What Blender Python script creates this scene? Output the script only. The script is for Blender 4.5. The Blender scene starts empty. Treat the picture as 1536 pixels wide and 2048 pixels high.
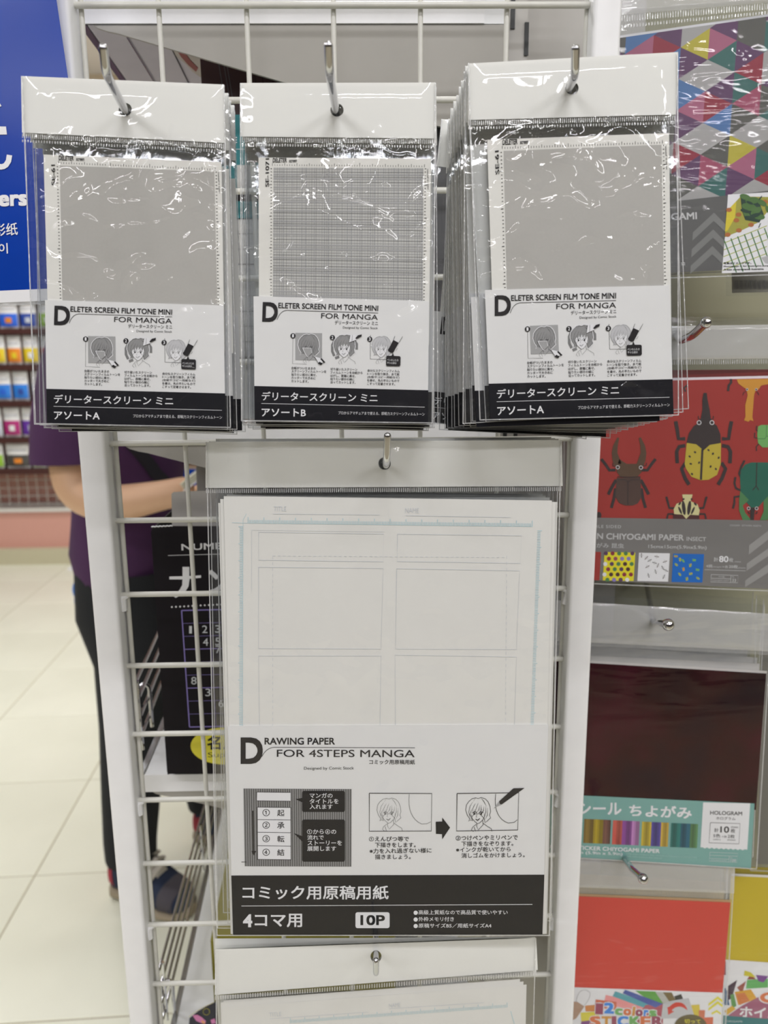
import bpy, bmesh, math, random
import numpy as np
from mathutils import Vector, Matrix, noise
from mathutils.geometry import tessellate_polygon

# ------------------------------------------------------------------ camera
S = bpy.context.scene
F, CX, CY, CAMZ = 1540.0, 768.0, 1024.0, 1.30
PITCH = math.radians(11.6)
ROT = (Matrix.Rotation(math.radians(-1.1), 4, 'Z') @ Matrix.Rotation(math.pi / 2 - PITCH, 4, 'X')
       @ Matrix.Rotation(math.radians(-0.51), 4, 'Z'))
cam_data = bpy.data.cameras.new('camera')
cam = bpy.data.objects.new('camera', cam_data)
S.collection.objects.link(cam)
cam.matrix_world = Matrix.Translation((0, 0, CAMZ)) @ ROT
cam_data.sensor_fit = 'VERTICAL'
cam_data.sensor_height = 24
cam_data.sensor_width = 18
cam_data.lens = F / 2048 * 24
cam_data.clip_start = 0.02
cam_data.dof.use_dof = True
cam_data.dof.focus_distance = 0.50
cam_data.dof.aperture_fstop = 6.0
S.camera = cam
# ------------------------------------------------------------------ world, lamps, exposure
W = bpy.data.worlds.new('world'); S.world = W; W.use_nodes = True
W.node_tree.nodes['Background'].inputs[0].default_value = (0.93, 0.95, 1.0, 1)
W.node_tree.nodes['Background'].inputs[1].default_value = 0.30
S.view_settings.view_transform = 'Standard'
S.view_settings.look = 'None'
S.view_settings.exposure = 0.0
S.view_settings.gamma = 1.0
S.cycles.max_bounces = 6
S.cycles.adaptive_threshold = 0.02
S.cycles.diffuse_bounces = 3
S.cycles.glossy_bounces = 4
S.cycles.transparent_max_bounces = 64
S.cycles.caustics_reflective = False
S.cycles.caustics_refractive = False
S.cycles.sample_clamp_indirect = 4
LAMPS = []
for ly in (-6.2, -4.0, -2.3, -0.75, 1.6, 3.6):
    for lx in (-1.9, 0.45, 2.6):
        LAMPS.append((lx, ly))
for lx, ly in LAMPS:
    ld = bpy.data.lights.new('ceiling_tube_light', 'AREA')
    ld.shape = 'RECTANGLE'; ld.size = 1.25; ld.size_y = 0.16
    ld.energy = 23.6; ld.color = (0.975, 0.963, 1.0)
    lo = bpy.data.objects.new('ceiling_tube_light', ld)
    lo.location = (lx, ly, 2.93); S.collection.objects.link(lo)

# ------------------------------------------------------------------ helpers
def ray(px, py):
    return (ROT.to_3x3() @ Vector(((px - CX) / F, -(py - CY) / F, -1.0)))
CAM = Vector((0, 0, CAMZ))
def P(px, py, Y):
    d = ray(px, py); return CAM + d * (Y / d.y)
def PZ(px, py, Z):
    d = ray(px, py); return CAM + d * ((Z - CAMZ) / d.z)

class Plane:
    """a real plane in the shop: through the point seen at (px,py) at distance Y, leaning by tilt/yaw degrees"""
    def __init__(s, px, py, Y, tilt=0, yaw=0):
        s.p = P(px, py, Y)
        t, w = math.radians(tilt), math.radians(yaw)
        s.n = Vector((math.sin(w), -math.cos(w) * math.cos(t), math.sin(t))).normalized()
    def at(s, px, py, off=0.0):
        d = ray(px, py)
        return CAM + d * (((s.p + s.n * off) - CAM).dot(s.n) / d.dot(s.n))

def CS(x0, y0, k):
    return lambda x, y: (x0 + x / k, y0 + y / k)
cA, cB, cC, cD = CS(0, 0, 3.2), CS(440, 0, 3.2), CS(860, 0, 2.844), CS(1200, 0, 4.268)
cE, cF, cG, cH = CS(0, 440, 3.2), CS(440, 440, 3.2), CS(860, 440, 2.844), CS(1200, 380, 3.9375)
cI, cJ, cK, cL = CS(0, 820, 3.2), CS(400, 840, 3.2), CS(780, 840, 3.339), CS(1160, 820, 4.085)
cM, cN, cO, cP = CS(200, 1240, 5.12), CS(400, 1400, 3.84), CS(760, 1400, 3.84), CS(1120, 1180, 3.303)
cQ, cR, cS_, cT = CS(200, 1600, 4.57), CS(1100, 1700, 3.523), CS(400, 1820, 2.076), CS(1340, 380, 7.837)
cU, cV = CS(1150, 1960, 3.979), CS(1190, 1590, 4.439)

def homog(src, dst):
    A, b = [], []
    for (x, y), (u, v) in zip(src, dst):
        A += [[x, y, 1, 0, 0, 0, -u * x, -u * y], [0, 0, 0, x, y, 1, -v * x, -v * y]]; b += [u, v]
    h = np.append(np.linalg.solve(np.array(A, float), np.array(b, float)), 1).reshape(3, 3)
    def f(x, y):
        w = h[2, 0] * x + h[2, 1] * y + h[2, 2]
        return ((h[0, 0] * x + h[0, 1] * y + h[0, 2]) / w, (h[1, 0] * x + h[1, 1] * y + h[1, 2]) / w)
    return f

ORI = {}
def link(o):
    S.collection.objects.link(o); return o
def tag(o, label=None, cat=None, group=None, kind=None):
    for k, v in (('label', label), ('category', cat), ('group', group), ('kind', kind)):
        if v: o[k] = v
    return o
def thing(name, label, cat, loc=(0, 0, 0), group=None, kind=None):
    o = bpy.data.objects.new(name, None); link(o); o.location = loc
    o.empty_display_size = 0.02
    ORI[o.name] = Vector(loc)
    return tag(o, label, cat, group, kind)
class MB:
    def __init__(s): s.v = []; s.f = []; s.m = []
    def add(s, vs, fs, mi=0):
        b = len(s.v); s.v += [tuple(v) for v in vs]; s.f += [tuple(i + b for i in f) for f in fs]; s.m += [mi] * len(fs)
        return s
    def box(s, x0, x1, y0, y1, z0, z1, R=None, bev=0):
        vs = [Vector((x, y, z)) for x in (x0, x1) for y in (y0, y1) for z in (z0, z1)]
        if R: vs = [R @ v for v in vs]
        return s.add(vs, [(0, 1, 3, 2), (4, 6, 7, 5), (0, 4, 5, 1), (2, 3, 7, 6), (0, 2, 6, 4), (1, 5, 7, 3)])
    def tube(s, pts, r, n=10, cap=True, rs=None):
        pts = [Vector(p) for p in pts]; ring = []
        up = Vector((0, 0, 1)); base = len(s.v); prev = None
        for i, p in enumerate(pts):
            t = (pts[min(i + 1, len(pts) - 1)] - pts[max(i - 1, 0)]).normalized()
            if prev is None:
                a = t.cross(up if abs(t.z) < .9 else Vector((1, 0, 0))).normalized()
            else:
                a = (prev - t * prev.dot(t)).normalized()
            prev = a; b = t.cross(a); rr = rs[i] if rs else r
            for k in range(n):
                an = 2 * math.pi * k / n
                s.v.append(tuple(p + (a * math.cos(an) + b * math.sin(an)) * rr))
        for i in range(len(pts) - 1):
            for k in range(n):
                s.f.append((base + i * n + k, base + i * n + (k + 1) % n, base + (i + 1) * n + (k + 1) % n, base + (i + 1) * n + k)); s.m.append(0)
        if cap:
            s.f.append(tuple(base + k for k in range(n))[::-1]); s.f.append(tuple(base + (len(pts) - 1) * n + k for k in range(n))); s.m += [0, 0]
        return s
    def ball(s, c, r, sx=1, sy=1, sz=1, nu=16, nv=10):
        c = Vector(c); vs = [c + Vector((0, 0, r * sz))]; fs = []
        for j in range(1, nv):
            th = math.pi * j / nv
            for i in range(nu):
                ph = 2 * math.pi * i / nu
                vs.append(c + Vector((r * sx * math.sin(th) * math.cos(ph), r * sy * math.sin(th) * math.sin(ph), r * sz * math.cos(th))))
        vs.append(c - Vector((0, 0, r * sz)))
        for i in range(nu):
            fs.append((0, 1 + i, 1 + (i + 1) % nu)); q = 1 + (nv - 2) * nu
            fs.append((len(vs) - 1, q + (i + 1) % nu, q + i))
            for j in range(nv - 2):
                a = 1 + j * nu
                fs.append((a + i, a + nu + i, a + nu + (i + 1) % nu, a + (i + 1) % nu))
        return s.add(vs, fs)
    def prism(s, poly, off0, off1, fn, hole=None):
        """poly in 2-D, fn(x, y, off) -> world; a plate between two offsets, with an optional hole"""
        loops = [poly] + ([hole] if hole else [])
        tris = tessellate_polygon([[Vector((x, y, 0)) for x, y in L] for L in loops])
        pts = [p for L in loops for p in L]; n = len(pts)
        vs = [fn(x, y, off0) for x, y in pts] + [fn(x, y, off1) for x, y in pts]
        fs = [tuple(t) for t in tris] + [tuple(i + n for i in t)[::-1] for t in tris]
        b = 0
        for L in loops:
            k = len(L)
            fs += [(b + i, b + (i + 1) % k, n + b + (i + 1) % k, n + b + i) for i in range(k)]
            b += k
        return s.add(vs, fs)
def part(name, mb, mat, parent=None, label=None, smooth=False, kind=None, recalc=False):
    me = bpy.data.meshes.new(name)
    o0 = ORI[parent.name] if parent else Vector((0, 0, 0))
    me.from_pydata([(x - o0.x, y - o0.y, z - o0.z) for x, y, z in mb.v], [], mb.f)
    mats = mat if isinstance(mat, (list, tuple)) else [mat]
    for m in mats: me.materials.append(m)
    if len(mats) > 1: me.polygons.foreach_set('material_index', mb.m)
    if recalc:
        bm = bmesh.new(); bm.from_mesh(me); bmesh.ops.recalc_face_normals(bm, faces=bm.faces); bm.to_mesh(me); bm.free()
    if smooth:
        me.shade_smooth()
        try: me.set_sharp_from_angle(angle=math.radians(40))
        except Exception: pass
    o = link(bpy.data.objects.new(name, me))
    if parent: o.parent = parent
    ORI[o.name] = o0
    if label: o['label'] = label
    if kind: o['kind'] = kind
    return o
def move_origin(o):
    """put a one-mesh thing's origin at its own base centre"""
    me = o.data; n = len(me.vertices); a = np.empty(n * 3); me.vertices.foreach_get('co', a); a = a.reshape(-1, 3)
    c = (a.min(0) + a.max(0)) / 2; c[2] = a.min(0)[2]; a -= c
    me.vertices.foreach_set('co', a.ravel()); o.location = Vector(o.location) + Vector(c); return o
def copy_tree(o, parent=None, skip=()):
    c = o.copy(); link(c)
    if parent: c.parent = parent
    for ch in list(o.children):
        if ch.name.split('.')[0] in skip: continue
        copy_tree(ch, c, skip)
    return c

# ------------------------------------------------------------------ materials
MT = {}
def lin(c):
    c /= 255.0
    return c / 12.92 if c <= .04045 else ((c + .055) / 1.055) ** 2.4
def C(r, g, b, k=0.74):
    return tuple(min(.92, lin(x) / k) for x in (r, g, b)) + (1,)
def mat(name, col, rough=.5, metal=0, spec=.5, nscale=40, namt=.04, bump=0, bscale=200, coat=0, k=0.74):
    if name in MT: return MT[name]
    m = bpy.data.materials.new(name); m.use_nodes = True; nt = m.node_tree; b = nt.nodes['Principled BSDF']
    c = C(*col, k=k) if max(col) > 1.001 or sum(col) == 0 else tuple(col) + (1,)
    b.inputs['Roughness'].default_value = rough; b.inputs['Metallic'].default_value = metal
    b.inputs['Specular IOR Level'].default_value = spec; b.inputs['Coat Weight'].default_value = coat
    b.inputs['Coat Roughness'].default_value = .08
    tc = nt.nodes.new('ShaderNodeTexCoord')
    no = nt.nodes.new('ShaderNodeTexNoise'); no.inputs['Scale'].default_value = nscale; no.inputs['Detail'].default_value = 4
    nt.links.new(tc.outputs['Object'], no.inputs['Vector'])
    mx = nt.nodes.new('ShaderNodeMix'); mx.data_type = 'RGBA'
    mx.inputs['A'].default_value = tuple(x * (1 - namt) for x in c[:3]) + (1,)
    mx.inputs['B'].default_value = tuple(min(1, x * (1 + namt)) for x in c[:3]) + (1,)
    nt.links.new(no.outputs['Fac'], mx.inputs['Factor']); nt.links.new(mx.outputs['Result'], b.inputs['Base Color'])
    if bump:
        n2 = nt.nodes.new('ShaderNodeTexNoise'); n2.inputs['Scale'].default_value = bscale; n2.inputs['Detail'].default_value = 3
        nt.links.new(tc.outputs['Object'], n2.inputs['Vector'])
        bp = nt.nodes.new('ShaderNodeBump'); bp.inputs['Strength'].default_value = bump; bp.inputs['Distance'].default_value = .001
        nt.links.new(n2.outputs['Fac'], bp.inputs['Height']); nt.links.new(bp.outputs['Normal'], b.inputs['Normal'])
    MT[name] = m; return m
def film_mat(name, tint=(.975, .98, .985), f0=.042, rough=.022, bstr=.08, bscale=60, haze=.0, stretch=(1, 1, .6)):
    m = bpy.data.materials.new(name); m.use_nodes = True; nt = m.node_tree; nt.nodes.clear()
    out = nt.nodes.new('ShaderNodeOutputMaterial')
    tr = nt.nodes.new('ShaderNodeBsdfTransparent'); tr.inputs[0].default_value = tuple(tint) + (1,)
    gl = nt.nodes.new('ShaderNodeBsdfGlossy'); gl.inputs['Color'].default_value = (1, 1, 1, 1); gl.inputs['Roughness'].default_value = rough
    tc = nt.nodes.new('ShaderNodeTexCoord'); mp = nt.nodes.new('ShaderNodeMapping'); mp.inputs['Scale'].default_value = stretch
    nt.links.new(tc.outputs['Object'], mp.inputs['Vector'])
    no = nt.nodes.new('ShaderNodeTexNoise'); no.inputs['Scale'].default_value = bscale; no.inputs['Detail'].default_value = 2.5
    no.inputs['Distortion'].default_value = .8
    nt.links.new(mp.outputs[0], no.inputs['Vector'])
    bp = nt.nodes.new('ShaderNodeBump'); bp.inputs['Strength'].default_value = bstr; bp.inputs['Distance'].default_value = .002
    nt.links.new(no.outputs['Fac'], bp.inputs['Height']); nt.links.new(bp.outputs[0], gl.inputs['Normal'])
    lw = nt.nodes.new('ShaderNodeLayerWeight'); lw.inputs['Blend'].default_value = .5
    nt.links.new(bp.outputs[0], lw.inputs['Normal'])
    pw = nt.nodes.new('ShaderNodeMath'); pw.operation = 'POWER'; pw.inputs[1].default_value = 4
    nt.links.new(lw.outputs['Facing'], pw.inputs[0])
    ml = nt.nodes.new('ShaderNodeMath'); ml.operation = 'MULTIPLY_ADD'; ml.inputs[1].default_value = .75; ml.inputs[2].default_value = f0
    nt.links.new(pw.outputs[0], ml.inputs[0])
    mx = nt.nodes.new('ShaderNodeMixShader')
    nt.links.new(ml.outputs[0], mx.inputs[0]); nt.links.new(tr.outputs[0], mx.inputs[1]); nt.links.new(gl.outputs[0], mx.inputs[2])
    last = mx
    if haze:
        df = nt.nodes.new('ShaderNodeBsdfDiffuse'); df.inputs[0].default_value = (.9, .9, .9, 1)
        m2 = nt.nodes.new('ShaderNodeMixShader'); m2.inputs[0].default_value = haze
        nt.links.new(mx.outputs[0], m2.inputs[1]); nt.links.new(df.outputs[0], m2.inputs[2]); last = m2
    nt.links.new(last.outputs[0], out.inputs[0]); MT[name] = m; return m

M_film = film_mat('clear_film', haze=.006)
M_edge = film_mat('film_weld', f0=.16, rough=.15, bstr=.8, bscale=400, haze=.32)
M_seal = film_mat('film_seal_ribs', f0=.2, rough=.12, bstr=.6, bscale=300, haze=.30)
M_soft = film_mat('smooth_film', f0=.032, rough=.05, bstr=.35, bscale=22, haze=.008, stretch=(.35, 1, 2.2))
M_head = film_mat('layered_film_header', f0=.10, rough=.10, bstr=.5, bscale=20, haze=.26, stretch=(.3, 1, 2.5))
M_card = mat('white_header_card', (222, 216, 210), .55, namt=.015)
M_sheet = mat('cream_backing_sheet', (209, 208, 202), .6, namt=.015)
M_tone = mat('grey_dot_tone', (162, 160, 155), .5, nscale=900, namt=.05)
M_tone2 = mat('pale_grey_plaid_ground', (176, 176, 172), .5)
M_lab = mat('white_label_card', (208, 208, 207), .5, namt=.015)
M_a4 = mat('white_drawing_paper', (207, 206, 201), .7, namt=.02)
M_blk = mat('black_print', (.006, .006, .010), .5, spec=.2)
M_ink = mat('grey_black_ink', (.02, .018, .02), .6, spec=.2)
M_wht = mat('white_print', (212, 212, 214), .5)
M_g1 = mat('grey_print', (150, 150, 150), .5)
M_g2 = mat('mid_grey_print', (112, 112, 112), .5)
M_g3 = mat('light_grey_print', (178, 178, 180), .6)
M_cyan = mat('pale_cyan_ruler_print', (168, 194, 200), .6)
M_fnt = mat('faint_blue_grey_print', (188, 191, 194), .6)
M_rack = mat('white_enamel', (236, 234, 224), .32, nscale=60, namt=.04, bump=.05, bscale=500)
M_brk = mat('shaded_bracket_steel', (146, 143, 136), .4, namt=.04)  # shelf steel darkened for the brackets, their shade put into the colour
M_wire = mat('cream_enamel_wire', (192, 191, 183), .3, nscale=90, namt=.09)
M_gon = mat('grey_white_shelf_steel', (170, 167, 161), .35, namt=.03)
M_chr = mat('chrome', (.56, .56, .58), .06, metal=1, namt=.01)
M_dark = mat('dark_plastic', (.02, .022, .022), .4)

# ------------------------------------------------------------------ flat print
TXT = {}
def glyphs(s, bold=0.0, space=1.0):
    k = (s, bold, space)
    if k in TXT: return TXT[k]
    c = bpy.data.curves.new('t', 'FONT'); c.body = s; c.resolution_u = 4 if all(ord(h) < 256 for h in s) else 2; c.space_character = space
    o = bpy.data.objects.new('t', c); m = o.to_mesh()
    vs = [(v.co.x, v.co.y) for v in m.vertices]; fs = [tuple(p.vertices) for p in m.polygons]
    zs = [0.0] * len(vs)
    if bold:
        d = bold * .8; sh = [(-d, -d), (d, -d), (-d, d), (d, d)]
        if bold > .08: sh += [(bold, 0), (-bold, 0), (0, bold), (0, -bold), (0, 0), (bold * .5, 0), (-bold * .5, 0)]
        n = len(vs); v0, f0 = vs, fs; vs = [(x + a, y + b) for a, b in sh for x, y in v0]
        fs = [tuple(i + n * k for i in f) for k in range(len(sh)) for f in f0]; zs = [k * 4e-6 for k in range(len(sh)) for _ in range(n)]
    o.to_mesh_clear(); bpy.data.objects.remove(o); bpy.data.curves.remove(c)
    xs = [v[0] for v in vs]; ys = [v[1] for v in vs]
    TXT[k] = (vs, fs, min(xs), max(xs), min(ys), max(ys), zs); return TXT[k]
def clip(poly, quad):
    def inside(p, a, b): return (b[0] - a[0]) * (p[1] - a[1]) - (b[1] - a[1]) * (p[0] - a[0]) >= 0
    def inter(p, q, a, b):
        d1 = (b[0] - a[0]) * (p[1] - a[1]) - (b[1] - a[1]) * (p[0] - a[0]); d2 = (b[0] - a[0]) * (q[1] - a[1]) - (b[1] - a[1]) * (q[0] - a[0])
        t = d1 / (d1 - d2); return (p[0] + t * (q[0] - p[0]), p[1] + t * (q[1] - p[1]))
    out = poly
    for i in range(4):
        a, b = quad[i], quad[(i + 1) % 4]; src, out = out, []
        for j in range(len(src)):
            p, q = src[j], src[(j + 1) % len(src)]
            if inside(p, a, b):
                out.append(p)
                if not inside(q, a, b): out.append(inter(p, q, a, b))
            elif inside(q, a, b): out.append(inter(p, q, a, b))
        if not out: return []
    return out
class Ink:
    """flat print on a plane: polygons, lines and lettering, one mesh per colour"""
    def __init__(s, plane, cs=None, off=.0004, clipq=None):
        s.pl = plane; s.cs = cs or (lambda x, y: (x, y)); s.off = off; s.L = {}; s.cq = clipq; s.n = 0
    def _a(s, m, pts, fs, lv):
        s.n += 1; mb = s.L.setdefault(m, MB())
        mb.add([s.pl.at(*s.cs(x, y), s.off + lv * .00005 + (s.n % 20) * 2e-6) for x, y in pts], fs)
    def poly(s, m, pts, lv=1):
        if s.cq:
            q = clip([s.cs(x, y) for x, y in pts], s.cq)
            if len(q) < 3: return
            mb = s.L.setdefault(m, MB()); mb.add([s.pl.at(x, y, s.off + lv * .00005) for x, y in q], [tuple(range(len(q)))]); return
        if len(pts) > 4:
            fs = [tuple(t) for t in tessellate_polygon([[Vector((x, y, 0)) for x, y in pts]])]
        else: fs = [tuple(range(len(pts)))]
        s._a(m, pts, fs, lv)
    def rect(s, m, x0, y0, x1, y1, lv=1): s.poly(m, [(x0, y0), (x1, y0), (x1, y1), (x0, y1)], lv)
    def line(s, m, pts, w, lv=2, closed=False, taper=False):
        if closed: pts = list(pts) + [pts[0]]
        n = len(pts); vs, fs = [], []
        for i, (x, y) in enumerate(pts):
            a = pts[max(i - 1, 0)]; b = pts[min(i + 1, n - 1)]
            dx, dy = b[0] - a[0], b[1] - a[1]; L = math.hypot(dx, dy) or 1
            ww = w / 2 * ((1 - .75 * abs(2 * i / (n - 1) - 1)) if taper else 1)
            vs += [(x - dy / L * ww, y + dx / L * ww), (x + dy / L * ww, y - dx / L * ww)]
        for i in range(n - 1): fs.append((2 * i, 2 * i + 1, 2 * i + 3, 2 * i + 2))
        if s.cq:
            for f in fs: s.poly(m, [vs[k] for k in f], lv)
            return
        s._a(m, vs, fs, lv)
    def circ(s, m, cx, cy, r, lv=2, ry=None, n=18, rot=0):
        ry = ry or r; c, sn = math.cos(rot), math.sin(rot)
        s.poly(m, [(cx + r * math.cos(a) * c - ry * math.sin(a) * sn, cy + r * math.cos(a) * sn + ry * math.sin(a) * c) for a in [2 * math.pi * i / n for i in range(n)]], lv)
    def ring(s, m, cx, cy, r, w, lv=2, n=20):
        s.line(m, [(cx + r * math.cos(a), cy + r * math.sin(a)) for a in [2 * math.pi * i / n for i in range(n + 1)]], w, lv)
    def text(s, m, t, x0, y0, x1, y1, h, bold=.0, lv=3, space=1.0):
        vs, fs, a, b, c, d, zs = glyphs(t, bold, space)
        L = math.hypot(x1 - x0, y1 - y0); ux, uy = (x1 - x0) / L, (y1 - y0) / L
        out = []
        for x, y in vs:
            u = (x - a) / (b - a) * L; v = (y - c) / (d - c) * h
            out.append((x0 + ux * u + uy * v, y0 + uy * u - ux * v))
        s.n += 1; mb = s.L.setdefault(m, MB())
        mb.add([s.pl.at(*s.cs(x, y), s.off + lv * .00005 + z) for (x, y), z in zip(out, zs)], fs)
    def build(s, parent, names=None):
        for m, mb in s.L.items():
            part((names or {}).get(m.name, m.name.replace('_print', '') + '_print'), mb, m, parent)

def slab(plane, poly, off, th, hole=None):
    return MB().prism(poly, off, off - th, plane.at, hole)
def circle_px(cx, cy, r, n=20, ry=None):
    return [(cx + r * math.cos(2 * math.pi * i / n), cy + (ry or r) * math.sin(2 * math.pi * i / n)) for i in range(n)]
def bil(q, u, v):
    return (q[0][0] * (1 - u) * (1 - v) + q[1][0] * u * (1 - v) + q[2][0] * u * v + q[3][0] * (1 - u) * v,
            q[0][1] * (1 - u) * (1 - v) + q[1][1] * u * (1 - v) + q[2][1] * u * v + q[3][1] * (1 - u) * v)
def film(plane, q, off, nx, ny, amp, seed, back=.0015, fine=1.0, puff=.0012, calm=0, ncr=26):
    """a crinkled clear bag: wavy front film and flat back film joined at the edges; q = TL, TR, BR, BL"""
    vs, fs = [], []; sv = Vector((seed * 7.3, seed * 3.1, seed)); rn_ = random.Random(seed * 17 + 3)
    wd_ = (plane.at(*q[1]) - plane.at(*q[0])).length; ht_ = (plane.at(*q[3]) - plane.at(*q[0])).length
    cr_ = []
    for k in range(ncr):
        e_ = k % 3 == 0
        u_ = (rn_.choice([rn_.uniform(.0, .07), rn_.uniform(.93, 1.0)]) if e_ else rn_.uniform(.08, .92)); v_ = rn_.uniform(.0, 1) ** 1.25
        an_ = rn_.gauss(1.45, .25) if e_ else rn_.choice([rn_.gauss(.55, .3), rn_.gauss(-.7, .35), rn_.gauss(1.2, .3)])
        cr_.append((u_ * wd_, v_ * ht_, math.cos(an_), math.sin(an_), rn_.uniform(.004, .018), rn_.uniform(.0012, .0044), rn_.uniform(.12, .34) * rn_.choice([1, 1, -.7]), rn_.uniform(-25, 25)))
    for j in range(ny + 1):
        v = j / ny
        for i in range(nx + 1):
            u = i / nx; x, y = bil(q, u, v)
            e = min(1, min(u, 1 - u) * 14, min(v, 1 - v) * 20 + .25)
            p = plane.at(x, y)
            a = noise.noise(p * 38 + sv) + .55 * noise.noise(Vector((p.x * 120, p.y * 60, p.z * 70)) + sv)
            r = 1 - abs(noise.noise(Vector((p.x * 55, 0, p.z * 34)) + sv * 2)) * 2.4
            r2 = 1 - abs(noise.noise(Vector((p.x * 30 + p.z * 45, 0, p.z * 60 - p.x * 30)) + sv * 3)) * 3
            am = amp * (.12 if v < calm else 1)
            h = am * (a * .42 + .16 * max(0, r) ** 3 + .14 * max(0, r2) ** 3 * fine)
            xx_, yy_ = u * wd_, v * ht_
            for (cu, cv, ca, sa, ln, cw_, hh_, bend_) in cr_:
                dx_, dy_ = xx_ - cu, yy_ - cv; t_ = dx_ * ca - dy_ * sa
                if abs(t_) < ln * 1.6:
                    d_ = dx_ * sa + dy_ * ca + bend_ * t_ * t_
                    if abs(d_) < cw_ * 3: h += (am / .0015) * cw_ * hh_ * math.exp(-(d_ / cw_) ** 2 - (t_ / ln) ** 4)
            edge = 1 - min(1, min(u, 1 - u) * 9)
            h += am * .9 * edge * noise.noise(Vector((p.x * 60, 0, p.z * 160)) + sv)
            vs.append(plane.at(x, y, off + e * (puff + max(-puff * .8, h))))
    for j in range(ny):
        for i in range(nx):
            a = j * (nx + 1) + i; fs.append((a, a + nx + 1, a + nx + 2, a + 1))
    b = len(vs)
    vs += [plane.at(*q[k], -back) for k in range(4)]
    fs.append((b, b + 1, b + 2, b + 3))
    return MB().add(vs, fs)
def weld(plane, q, off, w, sides=(1, 2, 3)):
    """welded border of a bag as narrow raised strips"""
    mb = MB()
    for k in sides:
        a, b = q[k], q[(k + 1) % 4]; dx, dy = b[0] - a[0], b[1] - a[1]; L = math.hypot(dx, dy); nx_, ny_ = -dy / L * w, dx / L * w
        mb.prism([a, b, (b[0] + nx_, b[1] + ny_), (a[0] + nx_, a[1] + ny_)], off, off - .0006, plane.at)
    return mb
def ribs(plane, a, b, h, n, off, duty=.5, h2=None):
    mb = MB(); h2 = h2 or h
    for i in range(n):
        u0, u1 = i / n, (i + duty) / n
        x0, y0, x1, y1 = a[0] + (b[0] - a[0]) * u0, a[1] + (b[1] - a[1]) * u0, a[0] + (b[0] - a[0]) * u1, a[1] + (b[1] - a[1]) * u1
        mb.prism([(x0, y0), (x1, y1), (x1, y1 + h), (x0, y0 + h)], off + .0004, off, plane.at)
    return mb
def bez(p0, p1, p2, n=8):
    return [((1 - t) ** 2 * p0[0] + 2 * t * (1 - t) * p1[0] + t * t * p2[0], (1 - t) ** 2 * p0[1] + 2 * t * (1 - t) * p1[1] + t * t * p2[1]) for t in [i / n for i in range(n + 1)]]
# ------------------------------------------------------------------ setting: floor, far wall, ceiling
M_tile = mat('cream_floor_tile', (232, 227, 202), .28, nscale=2.2, namt=.13, spec=.4, k=.80)
M_grout = mat('floor_joint', (150, 142, 118), .7)
floor = part('floor', MB().box(-7, 6, -7, 7, -.05, -.0015), M_grout); tag(floor, kind='structure'); floor['label'] = 'cream tiled shop floor'; ORI['floor'] = Vector((0, 0, 0))
TS, FYAW = .455, math.radians(2.7)
def tile_mesh():
    mb = MB(); h = TS / 2 - .0014; b = .0016
    mb.add([(-h, -h, -.006), (h, -h, -.006), (h, h, -.006), (-h, h, -.006), (-h, -h, -b), (h, -h, -b), (h, h, -b), (-h, h, -b),
            (-h + b, -h + b, 0), (h - b, -h + b, 0), (h - b, h - b, 0), (-h + b, h - b, 0)],
           [(0, 1, 5, 4), (1, 2, 6, 5), (2, 3, 7, 6), (3, 0, 4, 7), (4, 5, 9, 8), (5, 6, 10, 9), (6, 7, 11, 10), (7, 4, 8, 11), (8, 9, 10, 11)])
    return mb
T0 = part('tile', tile_mesh(), M_tile, floor)
RF = Matrix.Rotation(FYAW, 4, 'Z')
c0 = PZ(0, 1754, 0); c0 = RF.inverted() @ c0
l0 = PZ(120, 1662, 0); l0 = RF.inverted() @ l0
first = True
for i in range(-7, 8):
    for j in range(-4, 10):
        x, y = l0.x + (i + .5) * TS, c0.y + (j + .5) * TS
        if y > 5.0 + .2: continue
        p = RF @ Vector((x, y, 0))
        if p.y > 4.86: continue
        t = T0 if first else T0.copy()
        if not first: link(t); t.parent = floor
        first = False
        t.location = p; t.rotation_euler = (0, 0, FYAW)
YW = 4.86
w = thing('added_dark_shelf_unit', 'unseen dark shelf unit added behind the camera to darken reflections', 'shelf', (0, -1.95, 0))  # unseen unit, added so glossy film and foil reflect something dark
part('carcass', MB().box(-3.5, 3.5, -2.15, -1.80, 0, 1.45), mat('dark_unit_brown', (.035, .03, .03), .7, nscale=5, namt=.5), w)
for k in range(5): part('shelf_edge', MB().box(-3.5, 3.5, -1.802, -1.78, .13 + .32 * k, .15 + .32 * k), mat('dim_shelf_edge', (.25, .25, .25), .6), w)
M_pink = mat('salmon_pink_wall', (192, 143, 130), .55, namt=.03, nscale=3)
M_wallw = mat('beige_upper_wall', (222, 200, 178), .6, namt=.03, nscale=3)
w = part('wall_back', MB().box(-7, 6, YW + .35, YW + .45, 0, 3.0), M_wallw); tag(w, 'beige shop wall beyond the far shelves', kind='structure')
w = part('ceiling', MB().box(-7, 6, -7, 7, 3.0, 3.1), mat('white_ceiling', (225, 225, 220), .8)); tag(w, 'white shop ceiling', kind='structure')
for nm, a in (('wall_front', (-7, 6, -7.1, -7)), ('wall_left', (-7.1, -7, -7, 5.3)), ('wall_right', (6, 6.1, -7, 5.3))):
    w = part(nm, MB().box(*a, 0, 3.0), mat('greyish_shop_wall', (.16, .155, .15), .7)); tag(w, 'plain shop wall out of the picture', kind='structure')
w = part('baseboard_back', MB().box(-7, 1, YW - .06, YW + .35, 0, .10), mat('greyish_baseboard', (178, 172, 146), .6)); tag(w, 'greyish plinth under the pink panel', kind='structure')
w = part('trim_1', MB().box(-7, 1, YW, YW + .35, .10, .335), M_pink); tag(w, 'salmon pink lower panel of the far wall', kind='structure')

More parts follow.
